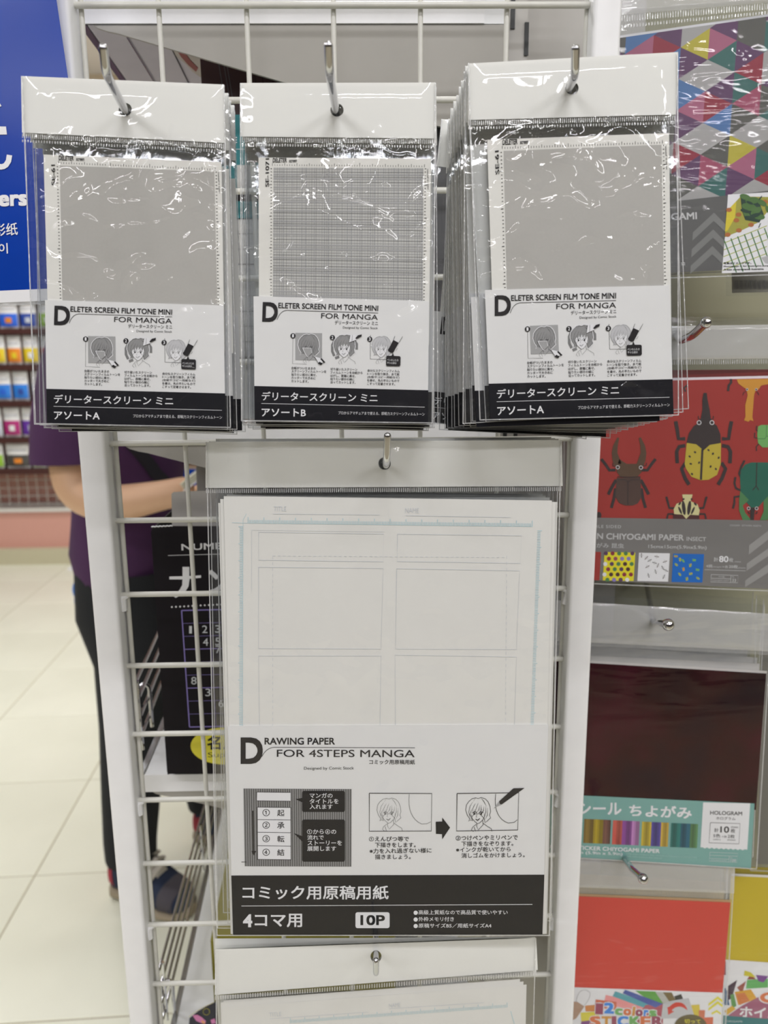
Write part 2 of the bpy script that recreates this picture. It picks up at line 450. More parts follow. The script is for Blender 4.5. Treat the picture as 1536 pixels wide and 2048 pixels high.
# far gondola with sachets
fg = thing('far_shelf_unit', 'pink wall shelf unit with dark ledges and hanging grid, beyond the aisle at left', 'shelf', (-2.4, YW + .1, .335))
part('back_panel', MB().box(-4.5, -.8, YW + .18, YW + .34, .335, 1.95), M_pink, fg)
part('bottom_ledge', MB().box(-4.5, -.8, YW - .02, YW + .18, .335, .362), mat('white_ledge', (205, 200, 195), .5), fg)
g = MB()
for k in range(60): g.tube([(-4.4 + k * .06, YW + .03, .36), (-4.4 + k * .06, YW + .03, .66)], .0025, 5)
for k in range(6): g.tube([(-4.4, YW + .026, .38 + k * .052), (-.9, YW + .026, .38 + k * .052)], .0025, 5)
part('wire_grid', g, M_wire, fg)
M_brown = mat('dark_brown_ledge', (62, 30, 26), .5)
RZ = []
for yy in (934, 872, 800, 728, 657, 590):
    RZ.append(P(50, yy, YW - .06).z)
sh0 = None
for z in RZ:
    mb = MB().box(-4.4, -.85, YW - .14, YW + .18, z - .035, z - .003)
    part('ledge', mb, M_brown, fg)
M_foil = mat('white_sachet_foil', (214, 212, 210), .3, bump=.3, bscale=60)
def sachet(px0, px1, row, body, acc, name, lab, h=.185, hh=None):
    z0 = RZ[row]; y = YW - .10; x0, x1 = P(px0, 760, y).x, P(px1, 760, y).x; z1 = z0 + h
    t = thing('sachet', lab, 'packet', ((x0 + x1) / 2, y, z0), 'sachets on the far shelves')
    vs, fs = [], []
    nu, nv = 6, 8
    for sgn in (-1, 1):
        for j in range(nv + 1):
            for i in range(nu + 1):
                u, v = i / nu, j / nv
                d = .018 * (math.sin(math.pi * u) * math.sin(math.pi * v)) ** .6
                vs.append((x0 + .004 + (x1 - x0 - .008) * u, y + sgn * (d + .0006), z0 + (z1 - z0) * v))
    n1 = (nu + 1) * (nv + 1)
    for s_ in (0, 1):
        for j in range(nv):
            for i in range(nu):
                a = s_ * n1 + j * (nu + 1) + i; fs.append((a, a + 1, a + nu + 2, a + nu + 1))
    b = part('pouch', MB().add(vs, fs), M_foil, t, smooth=True)
    def patch(ua, ub, va, vb, m, nm):
        vv, ff = [], []
        for j in range(5):
            for i in range(5):
                u, v = ua + (ub - ua) * i / 4, va + (vb - va) * j / 4
                d = .018 * (math.sin(math.pi * u) * math.sin(math.pi * v)) ** .6
                vv.append((x0 + .004 + (x1 - x0 - .008) * u, y - d - (.0022 if nm != 'printed_motif' else .0032), z0 + (z1 - z0) * v))
        for j in range(4):
            for i in range(4): a = j * 5 + i; ff.append((a, a + 1, a + 6, a + 5))
        part(nm, MB().add(vv, ff), m, t)
    patch(.02, .98, .07, .55, body, 'colour_label'); patch(.36, .7, .2, .4, acc, 'printed_motif'); patch(.1, .9, .68, .78, M_g3, 'printed_title')
def cm(n, c): return mat(n + '_sachet_print', c, .45)
cols = dict(red=(190, 70, 60), blue=(40, 95, 200), navy=(45, 70, 150), yellow=(235, 190, 40), orange=(225, 130, 40), sky=(45, 120, 205),
            magenta=(165, 40, 110), purple=(95, 50, 150), charcoal=(70, 68, 64), lime=(135, 175, 50), silver=(185, 190, 200), white=(220, 220, 218))
rows = {5: [(-62, -30, 'silver', 'blue'), (-28, 8, 'blue', 'white'), (10, 46, 'red', 'white'), (48, 84, 'navy', 'red'), (88, 122, 'yellow', 'red')],
        4: [(-66, -32, 'blue', 'white'), (-28, 9, 'red', 'orange'), (11, 50, 'blue', 'orange'), (52, 86, 'navy', 'silver'), (90, 124, 'lime', 'white')],
        3: [(-50, -18, 'orange', 'white'), (-16, 18, 'yellow', 'orange'), (20, 50, 'orange', 'yellow'), (52, 84, 'yellow', 'white'), (88, 120, 'red', 'white')],
        2: [(-50, -16, 'sky', 'white'), (-12, 22, 'sky', 'blue'), (24, 57, 'sky', 'navy'), (62, 96, 'silver', 'purple'), (98, 130, 'navy', 'white')],
        1: [(-74, -40, 'lime', 'white'), (-36, -4, 'silver', 'blue'), (-2, 33, 'magenta', 'white'), (35, 74, 'purple', 'silver'), (80, 114, 'magenta', 'silver')],
        0: [(-48, -8, 'lime', 'silver'), (-4, 45, 'charcoal', 'orange'), (48, 77, 'lime', 'silver'), (78, 98, 'silver', 'white'), (104, 136, 'purple', 'white')]}
rn = ['bottom', 'second', 'third', 'fourth', 'fifth', 'top']
k = 0
for r, L in rows.items():
    for i, (a, b, c1, c2) in enumerate(L):
        hz = (RZ[r + 1] - RZ[r] - .041) if r < 5 else .165
        sachet(a, b, r, cm(c1, cols[c1]), cm(c2 + '_accent', cols[c2]), '',
               'white sachet, %s label, %s motif, %s from left on %s far ledge' % (c1, c2, ['first', 'second', 'third', 'fourth', 'fifth'][i], rn[r]), h=hz)

# ------------------------------------------------------------------ display rack
YR = .62
k62 = .62 / .73
rack = thing('display_rack', 'tall white enamelled wire grid rack between two square posts, carrying the peg hooks', 'display rack', (0, YR, 0))
def box_post(xl, xr, y0, y1, z0, z1, r=.003):
    poly = []
    for cx_, cy_, a0 in ((xr - r, y1 - r, 0), (xl + r, y1 - r, 90), (xl + r, y0 + r, 180), (xr - r, y0 + r, 270)):
        for a in range(0, 91, 30):
            an = math.radians(a0 + a); poly.append((cx_ + r * math.cos(an), cy_ + r * math.sin(an)))
    return MB().prism(poly, z0, z1, lambda x, y, o: Vector((x, y, o)))
PL0, PL1 = P(152, 856, YR - .012).x, P(207, 856, YR - .012).x
PR0, PR1 = P(1152.5, 870, YR - .012).x, P(1204.5, 860, YR - .012).x
part('post', box_post(PL0, PL1, YR - .012, YR + .014, 0, 1.98), M_rack, rack, smooth=True)
part('post', box_post(PR0, PR1, YR - .012, YR + .014, 0, 1.98), M_rack, rack, smooth=True)
part('post_foot', MB().box(PL0 - .002, PL1 + .002, YR - .22, YR + .085, 0, .02), M_rack, rack)
part('post_foot', MB().box(PR0 - .002, PR1 + .002, YR - .22, YR + .085, 0, .02), M_rack, rack)
VX = [P(156, 22, YR).x + .001] + [P(x, 60, YR).x for x in (317, 493, 667, 841.6, 1014.7)] + [P(1177, 22, YR).x]
ROWZ = [1.30 + (.2914 - .0744 * i) * k62 for i in range(-5, 19)]
for i, x in enumerate(VX):
    sub = MB().tube([(x, YR + .0045, ROWZ[-1] - .02), (x, YR + .0045, 1.95)], .0019, 12)
    part('vertical_wire', sub, M_wire, rack, smooth=True)
for i, z in enumerate(ROWZ):
    sub = MB().tube([(VX[0] - .0045, YR, z), (VX[0] - .003, YR, z), (VX[-1] + .003, YR, z), (VX[-1] + .0045, YR, z)], .0023, 12, rs=[.0016, .0023, .0023, .0016])
    part('horizontal_wire', sub, M_wire, rack, smooth=True)
for z in (ROWZ[5 + 7], ROWZ[5 + 10], ROWZ[5 + 12], ROWZ[3]):
    for sx, xw, xp in ((-1, VX[0], PL1 + .0005), (1, VX[-1], PR0 - .0005)):
        part('weld_tab', MB().tube([(xw - sx * .002, YR + .001, z), (xw + sx * .003, YR, z - .003), (xp, YR, z - .014)], .003, 8, rs=[.0028, .0035, .003]), M_rack, rack, smooth=True)

# ------------------------------------------------------------------ gondola behind the rack
YG = .72
SHX0 = P(288, 1539, YG).x; UPX = P(1014, 100, YG).x
SHZ = [1.30 + (z - 1.30) * YG / .70 for z in (1.584, 1.239, .894, .549)]
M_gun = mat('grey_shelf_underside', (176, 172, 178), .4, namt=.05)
M_silver = mat('satin_metal', (.55, .56, .57), .25, metal=1)
up = thing('gondola_upright', 'white slotted steel upright panel behind the right side of the wire rack', 'shelf upright', (UPX + .08, YG + .02, 0))
part('slotted_column', MB().box(UPX, UPX + .0195, YG + .012, YG + .045, 0, 2.1), M_gon, up)
part('side_panel', MB().box(UPX + .021, UPX + .125, YG + .022, YG + .045, 0, 2.1), M_gon, up)
for px, py in ((1026, 24), (1053, 78), (1010, 868), (1031, 866)):
    q = P(px, py, YG + .011)
    part('slot', MB().box(q.x - .0018, q.x + .0018, YG + .0105, YG + .012, q.z - .013, q.z + .013), M_dark, up)
part('back_panel', MB().box(UPX + .05, UPX + .062, YG + .045, YG + 2.2, .1, 2.1), M_gon, up)
ord_ = ['topmost', 'second', 'third', 'lowest visible']
for i, z in enumerate(SHZ):
    x0 = SHX0; sh = thing('gondola_shelf', ('white steel shelf with tapered end bracket, %s of four behind the wire rack' % ord_[i]), 'shelf', (x0 + .2, YG, z - .03), 'gondola shelves')
    mb = MB(); sk = -.06
    def sp(x, y, zz): return Vector((x + (y - YG) * sk, y, zz))
    vs = [sp(x, y, zz) for x in (x0, UPX + .0) for y in (YG, YG + 1.8) for zz in (z - .019, z)]
    mb.add(vs, [(0, 1, 3, 2), (4, 6, 7, 5), (0, 4, 5, 1), (2, 3, 7, 6), (1, 5, 7, 3)])
    part('board', mb, mat('white_shelf_board', (214, 216, 226), .3, namt=.02), sh)
    part('underside_panel', MB().add([sp(x0 + .001, YG + .001, z - .0193), sp(UPX, YG + .001, z - .0193), sp(UPX, YG + 1.8, z - .0193), sp(x0 + .001, YG + 1.8, z - .0193)], [(0, 1, 2, 3)]), M_gun, sh)
    for xr_, wd in ((x0 + .028, .0012), (x0 + .062, .0007)):
        part('underside_fold', MB().add([sp(a, b, c) for a in (xr_, xr_ + wd) for b in (YG + .004, YG + 1.8) for c in (z - .0206, z - .0193)], [(0, 1, 3, 2), (4, 6, 7, 5), (0, 4, 5, 1), (2, 3, 7, 6), (0, 2, 6, 4)]), M_dark if wd < .001 else M_silver, sh)
    part('price_rail', MB().add([sp(a, b, c) for a in (x0 - .006, x0) for b in (YG, YG + 1.8) for c in (z - .019, z + .001)], [(0, 1, 3, 2), (4, 6, 7, 5), (0, 4, 5, 1), (2, 3, 7, 6), (0, 2, 6, 4), (1, 5, 7, 3)]), M_silver, sh)
    # tapered end bracket: curved nose, lower edge sloping down towards the upright
    xa = x0 + .006; L = UPX - xa
    prof = [(xa, z - .0195), (xa + .004, z - .022), (xa + .012, z - .0245), (xa + .02, z - .026), (xa + .6 * L, z - .026 - .052), (UPX, z - .026 - .088), (UPX, z - .0195)]
    part('end_bracket', MB().prism(prof, YG, YG + .003, lambda x, y, o: Vector((x, o, y))), M_brk, sh)
    part('face_lip', MB().box(x0, UPX - .02, YG - .0015, YG, z - .019, z), M_rack, sh)
M_scuff = mat('brown_scuff', (120, 105, 85), .7)
# torn tape left on the underside of the top shelf
tz = SHZ[0] - .0196
def uz(px, py): 
    q = PZ(px, py, tz); return (q.x, q.y, tz)
tape = thing('torn_tape', 'torn strip of white tape with red print stuck under the topmost shelf', 'tape', uz(385, 110))
def flat(pts, dz, th=.0004):
    return MB().prism([uz(*p)[:2] for p in pts], tz - dz, tz - dz - th, lambda x, y, o: Vector((x, y, o)))
part('paper_base', flat([(335, 84), (372, 78), (432, 160), (420, 163), (398, 152), (384, 142), (372, 128), (352, 112)], 0), mat('torn_white_paper', (168, 160, 152), .7), tape)
part('red_stripe', flat([(350, 92), (361, 90), (380, 118), (396, 134), (392, 142), (376, 128), (362, 112)], .0005), mat('faded_red_print', (128, 72, 66), .7), tape)
# chrome fences on the two lower shelves
def fence(z, px_near, py_near, px_far, py_far, lab, loops):
    a = PZ(px_near, py_near, z + .012); b = PZ(px_far, py_far, z + .012)
    d = (b - a).normalized(); a2, b2 = a - d * .0, b + d * .25
    t = thing('shelf_fence', lab, 'shelf fence', (a2.x, a2.y, z))
    for h in (.0, .022, .044, .066):
        part('rail', MB().tube([a2 + Vector((0, 0, h)), b2 + Vector((0, 0, h))], .0019, 10), M_chr, t, smooth=True)
    n = int((b2 - a2).length / .27)
    for i in range(n + 1):
        p = a2 + d * (.012 + i * .27)
        part('upright_wire', MB().tube([p + Vector((.0025, 0, -.012)), p + Vector((.0025, 0, .068))], .0016, 8), M_chr, t, smooth=True)
    for (px, py, hh) in loops:
        q = PZ(px, py, z + .001); wv = Vector((.012, .004, 0))
        pts = [q - wv * .5] + [q - wv * .5 + Vector((0, 0, hh))]
        for k in range(1, 6):
            an = math.pi * k / 6; pts.append(q + Vector((0, 0, hh)) - wv * .5 * math.cos(an) + Vector((0, 0, .007 * math.sin(an))))
        pts += [q + wv * .5 + Vector((0, 0, hh)), q + wv * .5]
        part('end_loop', MB().tube(pts, .0021, 10), M_chr, t, smooth=True)
fence(SHZ[2], 276, 1490, 328, 1352, 'chrome wire fence along the left edge of the shelf holding the black puzzle box', [(293, 1455, .046)])
fence(SHZ[3], 325, 2040, 425, 1640, 'chrome wire fence along the left edge of the lowest visible shelf', [(338, 2028, .04)])
# ------------------------------------------------------------------ peg hooks
def hook(pts, lab, r=.0021, ball=0, clipm=True, flat_=None, group='chrome peg hooks'):
    b = pts[0]
    t = thing('peg_hook', lab, 'hook', (b.x, b.y, b.z), group)
    part('rod', MB().tube(pts, r, 14), M_chr, t, smooth=True)
    if ball: part('ball_tip', MB().ball(pts[-1], ball), M_chr, t, smooth=True)
    else: part('rounded_tip', MB().ball(pts[-1], r * .98, nu=12, nv=8), M_chr, t, smooth=True)
    if clipm:
        q = b + Vector((0, -.004, .0))
        part('clip', MB().box(q.x - .018, q.x - .006, q.y - .0035, q.y + .002, q.z - .006, q.z + .006).box(q.x + .006, q.x + .018, q.y - .0035, q.y + .002, q.z - .006, q.z + .006).box(q.x - .018, q.x + .018, q.y + .0022, q.y + .0035, q.z - .005, q.z + .005), M_dark, t)
    return t
def smooth_path(pts, n=5, r=.35):
    out = [pts[0]]
    for i in range(1, len(pts) - 1):
        a, b, c = pts[i - 1], pts[i], pts[i + 1]
        p0 = b + (a - b).normalized() * min(.007, (a - b).length * r); p2 = b + (c - b).normalized() * min(.007, (c - b).length * r)
        for k in range(n + 1):
            t = k / n; out.append(p0 * (1 - t) ** 2 + b * 2 * t * (1 - t) + p2 * t * t)
    return out + [pts[-1]]
def straight_hook(tip, bend, hole, Yh, Yb, lab):
    hb, hh = P(*bend, Yb), P(*hole, Yh); d = (hh - hb); base = hb + d * ((YR - .004 - hb.y) / d.y)
    return hook(smooth_path([base, hh, hb, P(*tip, Yb - .006)]), lab)

# ------------------------------------------------------------------ screen tone packs
def head_art(ik, X, Y, sc, hair, line, face=None, part_hair=True, sk=1.0, w=1.4, lv=2, outline=None):
    """small line drawing of a short-haired face turned three quarters, hood below"""
    T = lambda p: [(X + sc * x * .93, Y + sc * y) for x, y in p]
    hairp = [(-.62, .45), (-.80, .2), (-.92, -.15), (-.86, -.5), (-.7, -.72), (-.45, -.92), (-.2, -.98), (.0, -.93), (.2, -1.0), (.5, -.92), (.72, -.7), (.85, -.4), (.9, -.05), (.82, .2), (.9, .38), (.62, .62), (.5, .72), (.42, .4), (.1, .1), (-.3, .1), (-.5, .35), (-.42, .6), (-.55, .52), (-.72, .62)]
    if outline: ik.line(outline, T([(x * 1.08, y * 1.07) for x, y in hairp]), w * 3.0, lv, closed=True)
    if hair: ik.poly(hair, T(hairp), lv)
    facep = [(-.54, .15), (-.44, .44), (-.24, .64), (-.05, .78), (.13, .71), (.34, .5), (.46, .28), (.5, .05), (.44, -.2), (.33, -.02), (.22, -.3), (.1, -.08), (.0, -.32), (-.14, -.05), (-.22, -.27), (-.36, .0), (-.43, -.18), (-.54, .0)]
    if face: ik.poly(face, T(facep), lv + 1)
    ll = lv + 2
    ik.line(line, T(hairp), w, ll, closed=True)
    ik.line(line, T(facep[0:8]), w, ll)
    for s_ in ([(-.5, .1), (-.42, -.2), (-.3, -.45), (-.2, -.6)], [(-.42, .05), (-.2, -.12), (-.1, -.4), (.0, -.62)], [(-.1, .02), (.05, -.2), (.1, -.45)], [(.1, .05), (.22, -.15), (.2, -.5)],
               [(.25, .1), (.38, -.1), (.42, -.4)], [(.4, .25), (.55, .0), (.55, -.4)], [(.5, .5), (.66, .2), (.68, -.3)], [(-.62, .3), (-.7, 0), (-.6, -.4), (-.4, -.7)], [(-.55, .45), (-.62, .15), (-.5, -.2)], [(.2, -.95), (.4, -.75), (.6, -.4)], [(-.2, -.95), (-.35, -.75)]):
        ik.line(line, T(s_), w * 1.1, ll, taper=True)
    for ex in (-.27, .2):
        ik.line(line, T([(ex - .14, .06), (ex - .05, -.03), (ex + .1, -.02), (ex + .15, .05)]), w * 1.6, ll)
        ik.circ(line, X + sc * ex, Y + sc * .1, sc * .055, ll, ry=sc * .09, n=10)
        ik.line(line, T([(ex - .15, -.13), (ex + .12, -.17)]), w, ll, taper=True)
    ik.line(line, T([(-.1, .15), (-.16, .32), (-.08, .34)]), w * .8, ll)
    ik.line(line, T([(-.2, .46), (-.05, .52), (.12, .42)]), w * 1.1, ll); ik.line(line, T([(-.2, .46), (-.06, .6), (.12, .42)]), w * .9, ll)
    ik.line(line, T([(-.1, .76), (-.12, .95)]), w, ll); ik.line(line, T([(.32, .55), (.36, .85)]), w, ll)
    ik.line(line, T([(-.15, .82), (-.4, 1.0), (-.5, 1.2), (-.35, 1.32)]), w, ll); ik.line(line, T([(.36, .75), (.65, .95), (.95, 1.12), (1.0, 1.3)]), w, ll)
    ik.line(line, T([(-.12, .95), (0, 1.2), (.36, .85)]), w, ll); ik.line(line, T([(-.3, 1.0), (-.2, 1.3)]), w, ll)

M_g0 = mat('hair_grey_print', (132, 132, 132), .5)
def label_print(ik, letter):
    """the printed insert; coordinates are those of the left pack"""
    K, Wt = M_ink, M_wht
    ik.text(K, 'D', 345, 672, 446, 675, 124, bold=.035)
    ik.text(K, 'ELETER SCREEN FILM TONE MINI', 450, 587, 1101, 608, 35, bold=.022)
    ik.line(K, bez((443, 660), (462, 604), (505, 601), 8) + [(1101, 620)], 3)
    ik.text(K, 'FOR MANGA', 730, 652, 1100, 664, 33, bold=.004)
    ik.text(K, 'デリータースクリーン ミニ', 820, 691, 1101, 697, 25, bold=.01)
    ik.text(K, 'Designed by Comic Stock', 873, 721, 1101, 726, 18)
    for n, x, y in (('1', 548, 762), ('2', 806, 774), ('3', 1050, 785)):
        ik.circ(K, x, y, 17, 4); ik.text(Wt, n, x - 6, y + 10, x + 6, y + 10, 21, bold=.02, lv=5)
    # step 1
    ik.line(K, [(548, 780), (547, 938), (640, 942)], 1.6)
    ik.poly(M_g1, [(563, 743), (738, 746), (740, 918), (565, 915)], 1)
    head_art(ik, 652, 832, 78, M_g0, K, None, w=1.2, outline=Wt)
    ik.poly(M_g1, [(612, 838), (668, 840), (672, 872), (650, 893), (636, 880), (622, 862)], 6)
    ik.line(Wt, [(612, 838), (622, 862), (640, 890), (650, 896)], 4, 7); ik.line(Wt, [(612, 838), (668, 840), (672, 872)], 3, 7)
    ik.poly(Wt, [(690, 893), (735, 905), (750, 930), (720, 940)], 8); ik.line(K, [(690, 893), (720, 940)], 2, 9)
    ik.poly(K, [(728, 908), (738, 905), (762, 930), (752, 935)], 9); ik.poly(K, [(712, 938), (724, 926), (745, 938), (734, 948)], 9)
    # step 2
    for q in ([(820, 790), (806, 820), (806, 860), (820, 890)], [(948, 790), (966, 815), (966, 850)], [(826, 905), (852, 895)]):
        ik.line(M_g2, q, 16, 1)
    head_art(ik, 885, 838, 80, M_g0, K, Wt, w=1.3, outline=Wt)
    ik.poly(Wt, [(922, 758), (958, 756), (962, 790), (914, 806)], 8); ik.line(K, [(922, 758), (914, 806), (962, 790)], 2, 9); ik.line(K, [(936, 758), (934, 798)], 1.6, 9)
    ik.poly(K, [(955, 780), (972, 760), (998, 754), (996, 768), (966, 782)], 9)
    # step 3
    ik.line(K, [(1054, 758), (1056, 910), (1165, 914)], 2.4)
    head_art(ik, 1128, 842, 76, M_g3, M_g2, Wt, w=1.4)
    ik.poly(K, [(1204, 790), (1240, 808), (1206, 868), (1172, 852)], 8); ik.circ(K, 1189, 858, 20, 8, ry=11, rot=.45)
    ik.line(K, [(1204, 792), (1214, 766)], 2.4, 8); ik.line(K, [(1242, 806), (1264, 768)], 2.4, 8)
    ik.line(M_g2, [(1222, 858), (1234, 842)], 2, 8)
    ik.poly(K, [(1166, 890), (1195, 890), (1203, 870), (1211, 891), (1248, 893), (1254, 900), (1254, 950), (1248, 957), (1166, 955), (1160, 949), (1160, 896)], 8)
    ik.text(Wt, 'ペンのふたの', 1166, 923, 1240, 926, 14, lv=10); ik.text(Wt, '平らな部分', 1166, 942, 1228, 944, 14, lv=10)
    for x, y, L in ((540, 974, ('台紙がついたままの', 'スクリーンフィルムトーンを', '貼りたい部分に乗せ、', 'カッターで大きめに', 'カットします。')),
                    (796, 982, ('切り抜いたスクリーン', 'フィルムトーンを台紙から', 'はがし、原稿に乗せ、', '貼りたい部分の線に', '沿ってカットします。')),
                    (1038, 992, ('余分なスクリーンフィルム', 'トーンを取り除き、あて紙', '(台紙やコピー用紙など)', 'を乗せ、先の平たいもので', 'こすって定着させます。'))):
        for i, s_ in enumerate(L):
            wd = len(s_) * 17.6 - (10 if s_[-1] in '。、' else 0)
            ik.text(K, s_, x, y + i * 20.8, x + wd, y + i * 20.8 + 4, 17.5, bold=.012)
    # black band
    ik.text(Wt, 'デリータースクリーン ミニ', 345, 1172, 1108, 1186, 56, bold=.012, lv=4)
    ik.line(Wt, [(343, 1192), (1420, 1218)], 2.6, 4)
    ik.text(Wt, 'アソート' + letter, 345, 1275, 638, 1278, 52, bold=.02, lv=4)
    ik.text(Wt, 'プロからアマチュアまで使える、即戦力スクリーンフィルムトーン', 852, 1264, 1420, 1274, 21, lv=4)

SRC_L = [(288, 512), (1430, 548), (1443, 1320), (300, 1302)]
SRC_S = [(278, 988), (1418, 1037), (1436, 1955), (312, 1926)]
def sheet_print(ik, code, plaid):
    """ruler ticks, code and tone area of the backing sheet; coordinates of the left pack's crop"""
    K = M_ink
    q = [(383, 1043), (1372, 1083), (1396, 1960), (406, 1935)]
    ik.poly(M_tone2 if plaid else M_tone, q, 1)
    if plaid:
        rnd = random.Random(5)
        u = .0
        sizes = [3, 3, 5, 3, 3, 3, 7, 3, 3, 5]
        for ax in (0, 1):
            u = .008; i = 0
            while u < .995:
                wd, gap = [(2.0, .018), (2.0, .016), (6.5, .014), (2.0, .012), (8, .020), (2.4, .017), (1.8, .017), (5, .012), (2.4, .020)][i % 9]; m_ = M_g1 if wd > 4 else (M_g2 if i % 2 else M_g1); i += 1
                a, b = (bil(q, u, 0), bil(q, u, 1)) if ax == 0 else (bil(q, 0, u), bil(q, 1, u))
                ik.line(m_, [a, b], wd, 2 + ax + (1 if m_ is M_g2 else 0)); u += gap * (1.05 if ax == 0 else .92)
    n = 60
    for i in range(n + 1):
        u = i / n; x = 375 + 1003 * u; y = 1034 + 44 * u; h = 14 if i % 5 == 0 else 8
        if i == 35: h = 18
        ik.line(K, [(x, y), (x, y - h)], 2.6, 2)
    for i in range(56):
        y = 1048 + i * 16.2
        wd = 16 if i % 10 == 5 else 9
        if y < 1935:
            x = 372 + (y - 1048) * .031; ik.line(K, [(x, y), (x - wd, y)], 3, 2)
            x = 1380 + (y - 1048) * .019; ik.line(K, [(x, y + 38), (x + wd, y + 38)], 3, 2)
    ik.text(K, 'DELETER', 376, 1017, 472, 1020, 23, bold=.03); ik.text(K, 'screen', 488, 1021, 540, 1022, 13, bold=.02)
    ik.text(K, code, 355, 1140, 352, 1140 - 22 * len(code) + 8, 25, bold=.02)
    ik.text(K, 'made in JAPAN', 1409, 1188, 1404, 1088, 9, bold=.02)

def tone_pack(px, letter, code, plaid, Y, header, sheet, label, bag, hole, lab, seed, copies, clab, second=None):
    pl = Plane(*hole, Y)
    t = thing('screen_tone_pack', lab, 'paper pack', pl.at(*hole), 'screen tone packs')
    part('header_card', slab(pl, header, .0003, .0006, circle_px(hole[0], hole[1], 13.2)), M_card, t)
    part('backing_sheet', slab(pl, sheet, .0000, .0004), M_sheet, t)
    sh = [o for o in t.children if o.name.startswith('backing_sheet')][0]
    H = homog(SRC_S, sheet)
    ik = Ink(pl, lambda x, y: H(x, y), .00008); sheet_print(ik, code, plaid); ik.build(sh)
    part('insert_card', slab(pl, label, .0006, .0005), M_lab, t)
    ic = [o for o in t.children if o.name.startswith('insert_card')][0]
    H2 = homog(SRC_L, label)
    b = Ink(pl, lambda x, y: H2(x, y), .00068)
    b.poly(M_blk, [(296, 1080), (1441, 1110), (1444, 1321), (300, 1303)], 1)
    band = part('black_band', b.L[M_blk], M_blk, ic)
    ik = Ink(pl, lambda x, y: H2(x, y), .00068); label_print(ik, letter); ik.build(ic)
    fl = part('clear_bag', film(pl, bag, .0012, 96, 150, .0015, seed, fine=1.0, calm=.17, ncr=26), M_film, t, smooth=True)
    fl.visible_shadow = True
    part('welded_edge', weld(pl, bag, .0014, 2.2), M_edge, t)
    a0, b0 = (header[3][0], header[3][1]), (header[2][0], header[2][1])
    sb = part('ribbed_seal', ribs(pl, (a0[0], a0[1] + 2), (b0[0], b0[1] + 2), 9, 100, .0012, .5), M_seal, t)
    r2 = ribs(pl, (a0[0], a0[1] + 14), (b0[0], b0[1] + 14), 5, 75, .0012, .45); part('ribbed_seal', r2, M_seal, t)
    # plainer twin behind, and its copies down the hook
    bagc = bag
    tw = thing('screen_tone_pack', clab, 'paper pack', t.location, clab)
    part('header_card', slab(pl, header, .0003, .0006, circle_px(hole[0], hole[1], 13.2, 12)), M_card, tw)
    sx_ = -34 if px == 'R' else (6 if px == 'L' else 0)
    part('backing_sheet', slab(pl, [(x + sx_, y) for x, y in sheet], .0, .0018), M_sheet, tw)
    lq_ = [(x + sx_ * .55, y) for x, y in label]; part('insert_card', slab(pl, lq_, .0006, .0026), M_lab, tw)
    H3 = homog(SRC_L, lq_); b3 = Ink(pl, lambda x, y: H3(x, y), .00068); b3.poly(M_blk, [(296, 1080), (1441, 1110), (1444, 1321), (300, 1303)], 1)
    part('black_band', b3.L[M_blk], M_blk, tw)
    part('clear_bag', film(pl, bag, .0010, 14, 40, .0008, seed + 5), M_film, tw, smooth=True)
    part('welded_edge', weld(pl, bag, .0014, 1.8), M_edge, tw)
    hd = Vector({'L': (.0, 1, -.03), 'M': (.0, 1, -.03), 'R': (-.05, 1, -.05)}[px])
    for i, (dx, dz, rot, yaw) in enumerate(copies):
        c = tw if i == 0 else copy_tree(tw)
        c['label'] = clab % ORD[i]; c['group'] = clab.split(', ')[1]
        s_ = .0040 * (i + 1); dz = dz * .6 - (.0007 if px != 'R' else .0004) * (i + 1)
        c.location = Vector(t.location) + hd * (s_ / hd.y) + Vector((dx, 0, dz)); c.rotation_euler = (0, math.radians(rot), math.radians(yaw))
    return t, tw

ORD = 'second third fourth fifth sixth seventh eighth ninth tenth eleventh twelfth thirteenth fourteenth fifteenth sixteenth seventeenth eighteenth nineteenth'.split()
HOOKD = {}
for k, (tip, bend, hole, Yh, Yb, lab) in {
    'L': ((207, 97), (213, 148), (251, 222), .45, .392, 'chrome peg hook at the top left, holding the left stack of tone packs'),
    'M': ((657, 92), (659, 146), (672, 222), .45, .392, 'chrome peg hook at the top middle, holding the middle stack of tone packs'),
    'R': ((1151, 98), (1150, 150), (1138, 180), .45, .418, 'short-looking chrome peg hook at the top right, nearly filled by the thick stack')}.items():
    straight_hook(tip, bend, hole, Yh, Yb, lab)
    d = P(*hole, Yh) - P(*bend, Yb); HOOKD[k] = d.normalized()
mini = {}
mini['L'] = tone_pack('L', 'A', 'SE-61', False, .45,
    [(42, 152), (448, 169), (450, 286), (44, 265)], [(87, 309), (443, 324), (449, 700), (97.5, 690)],
    [(90, 600), (446.9, 611), (451, 852.5), (93.7, 847)], [(43, 152), (449, 169), (462, 856), (70, 848)], (250.5, 219),
    'clear-bagged screen tone pack marked A, grey tone sheet, front of the left stack', 1,
    [(-.0012, -.0005, .4, 0), (.0008, -.001, -.5, 0), (.001, -.0012, 1.2, 0), (-.001, -.0015, .3, 0), (.002, -.002, -1.1, 0), (.0012, -.0015, .6, 0)],
    'screen tone pack %s from the front, in the left stack, only its edges showing')
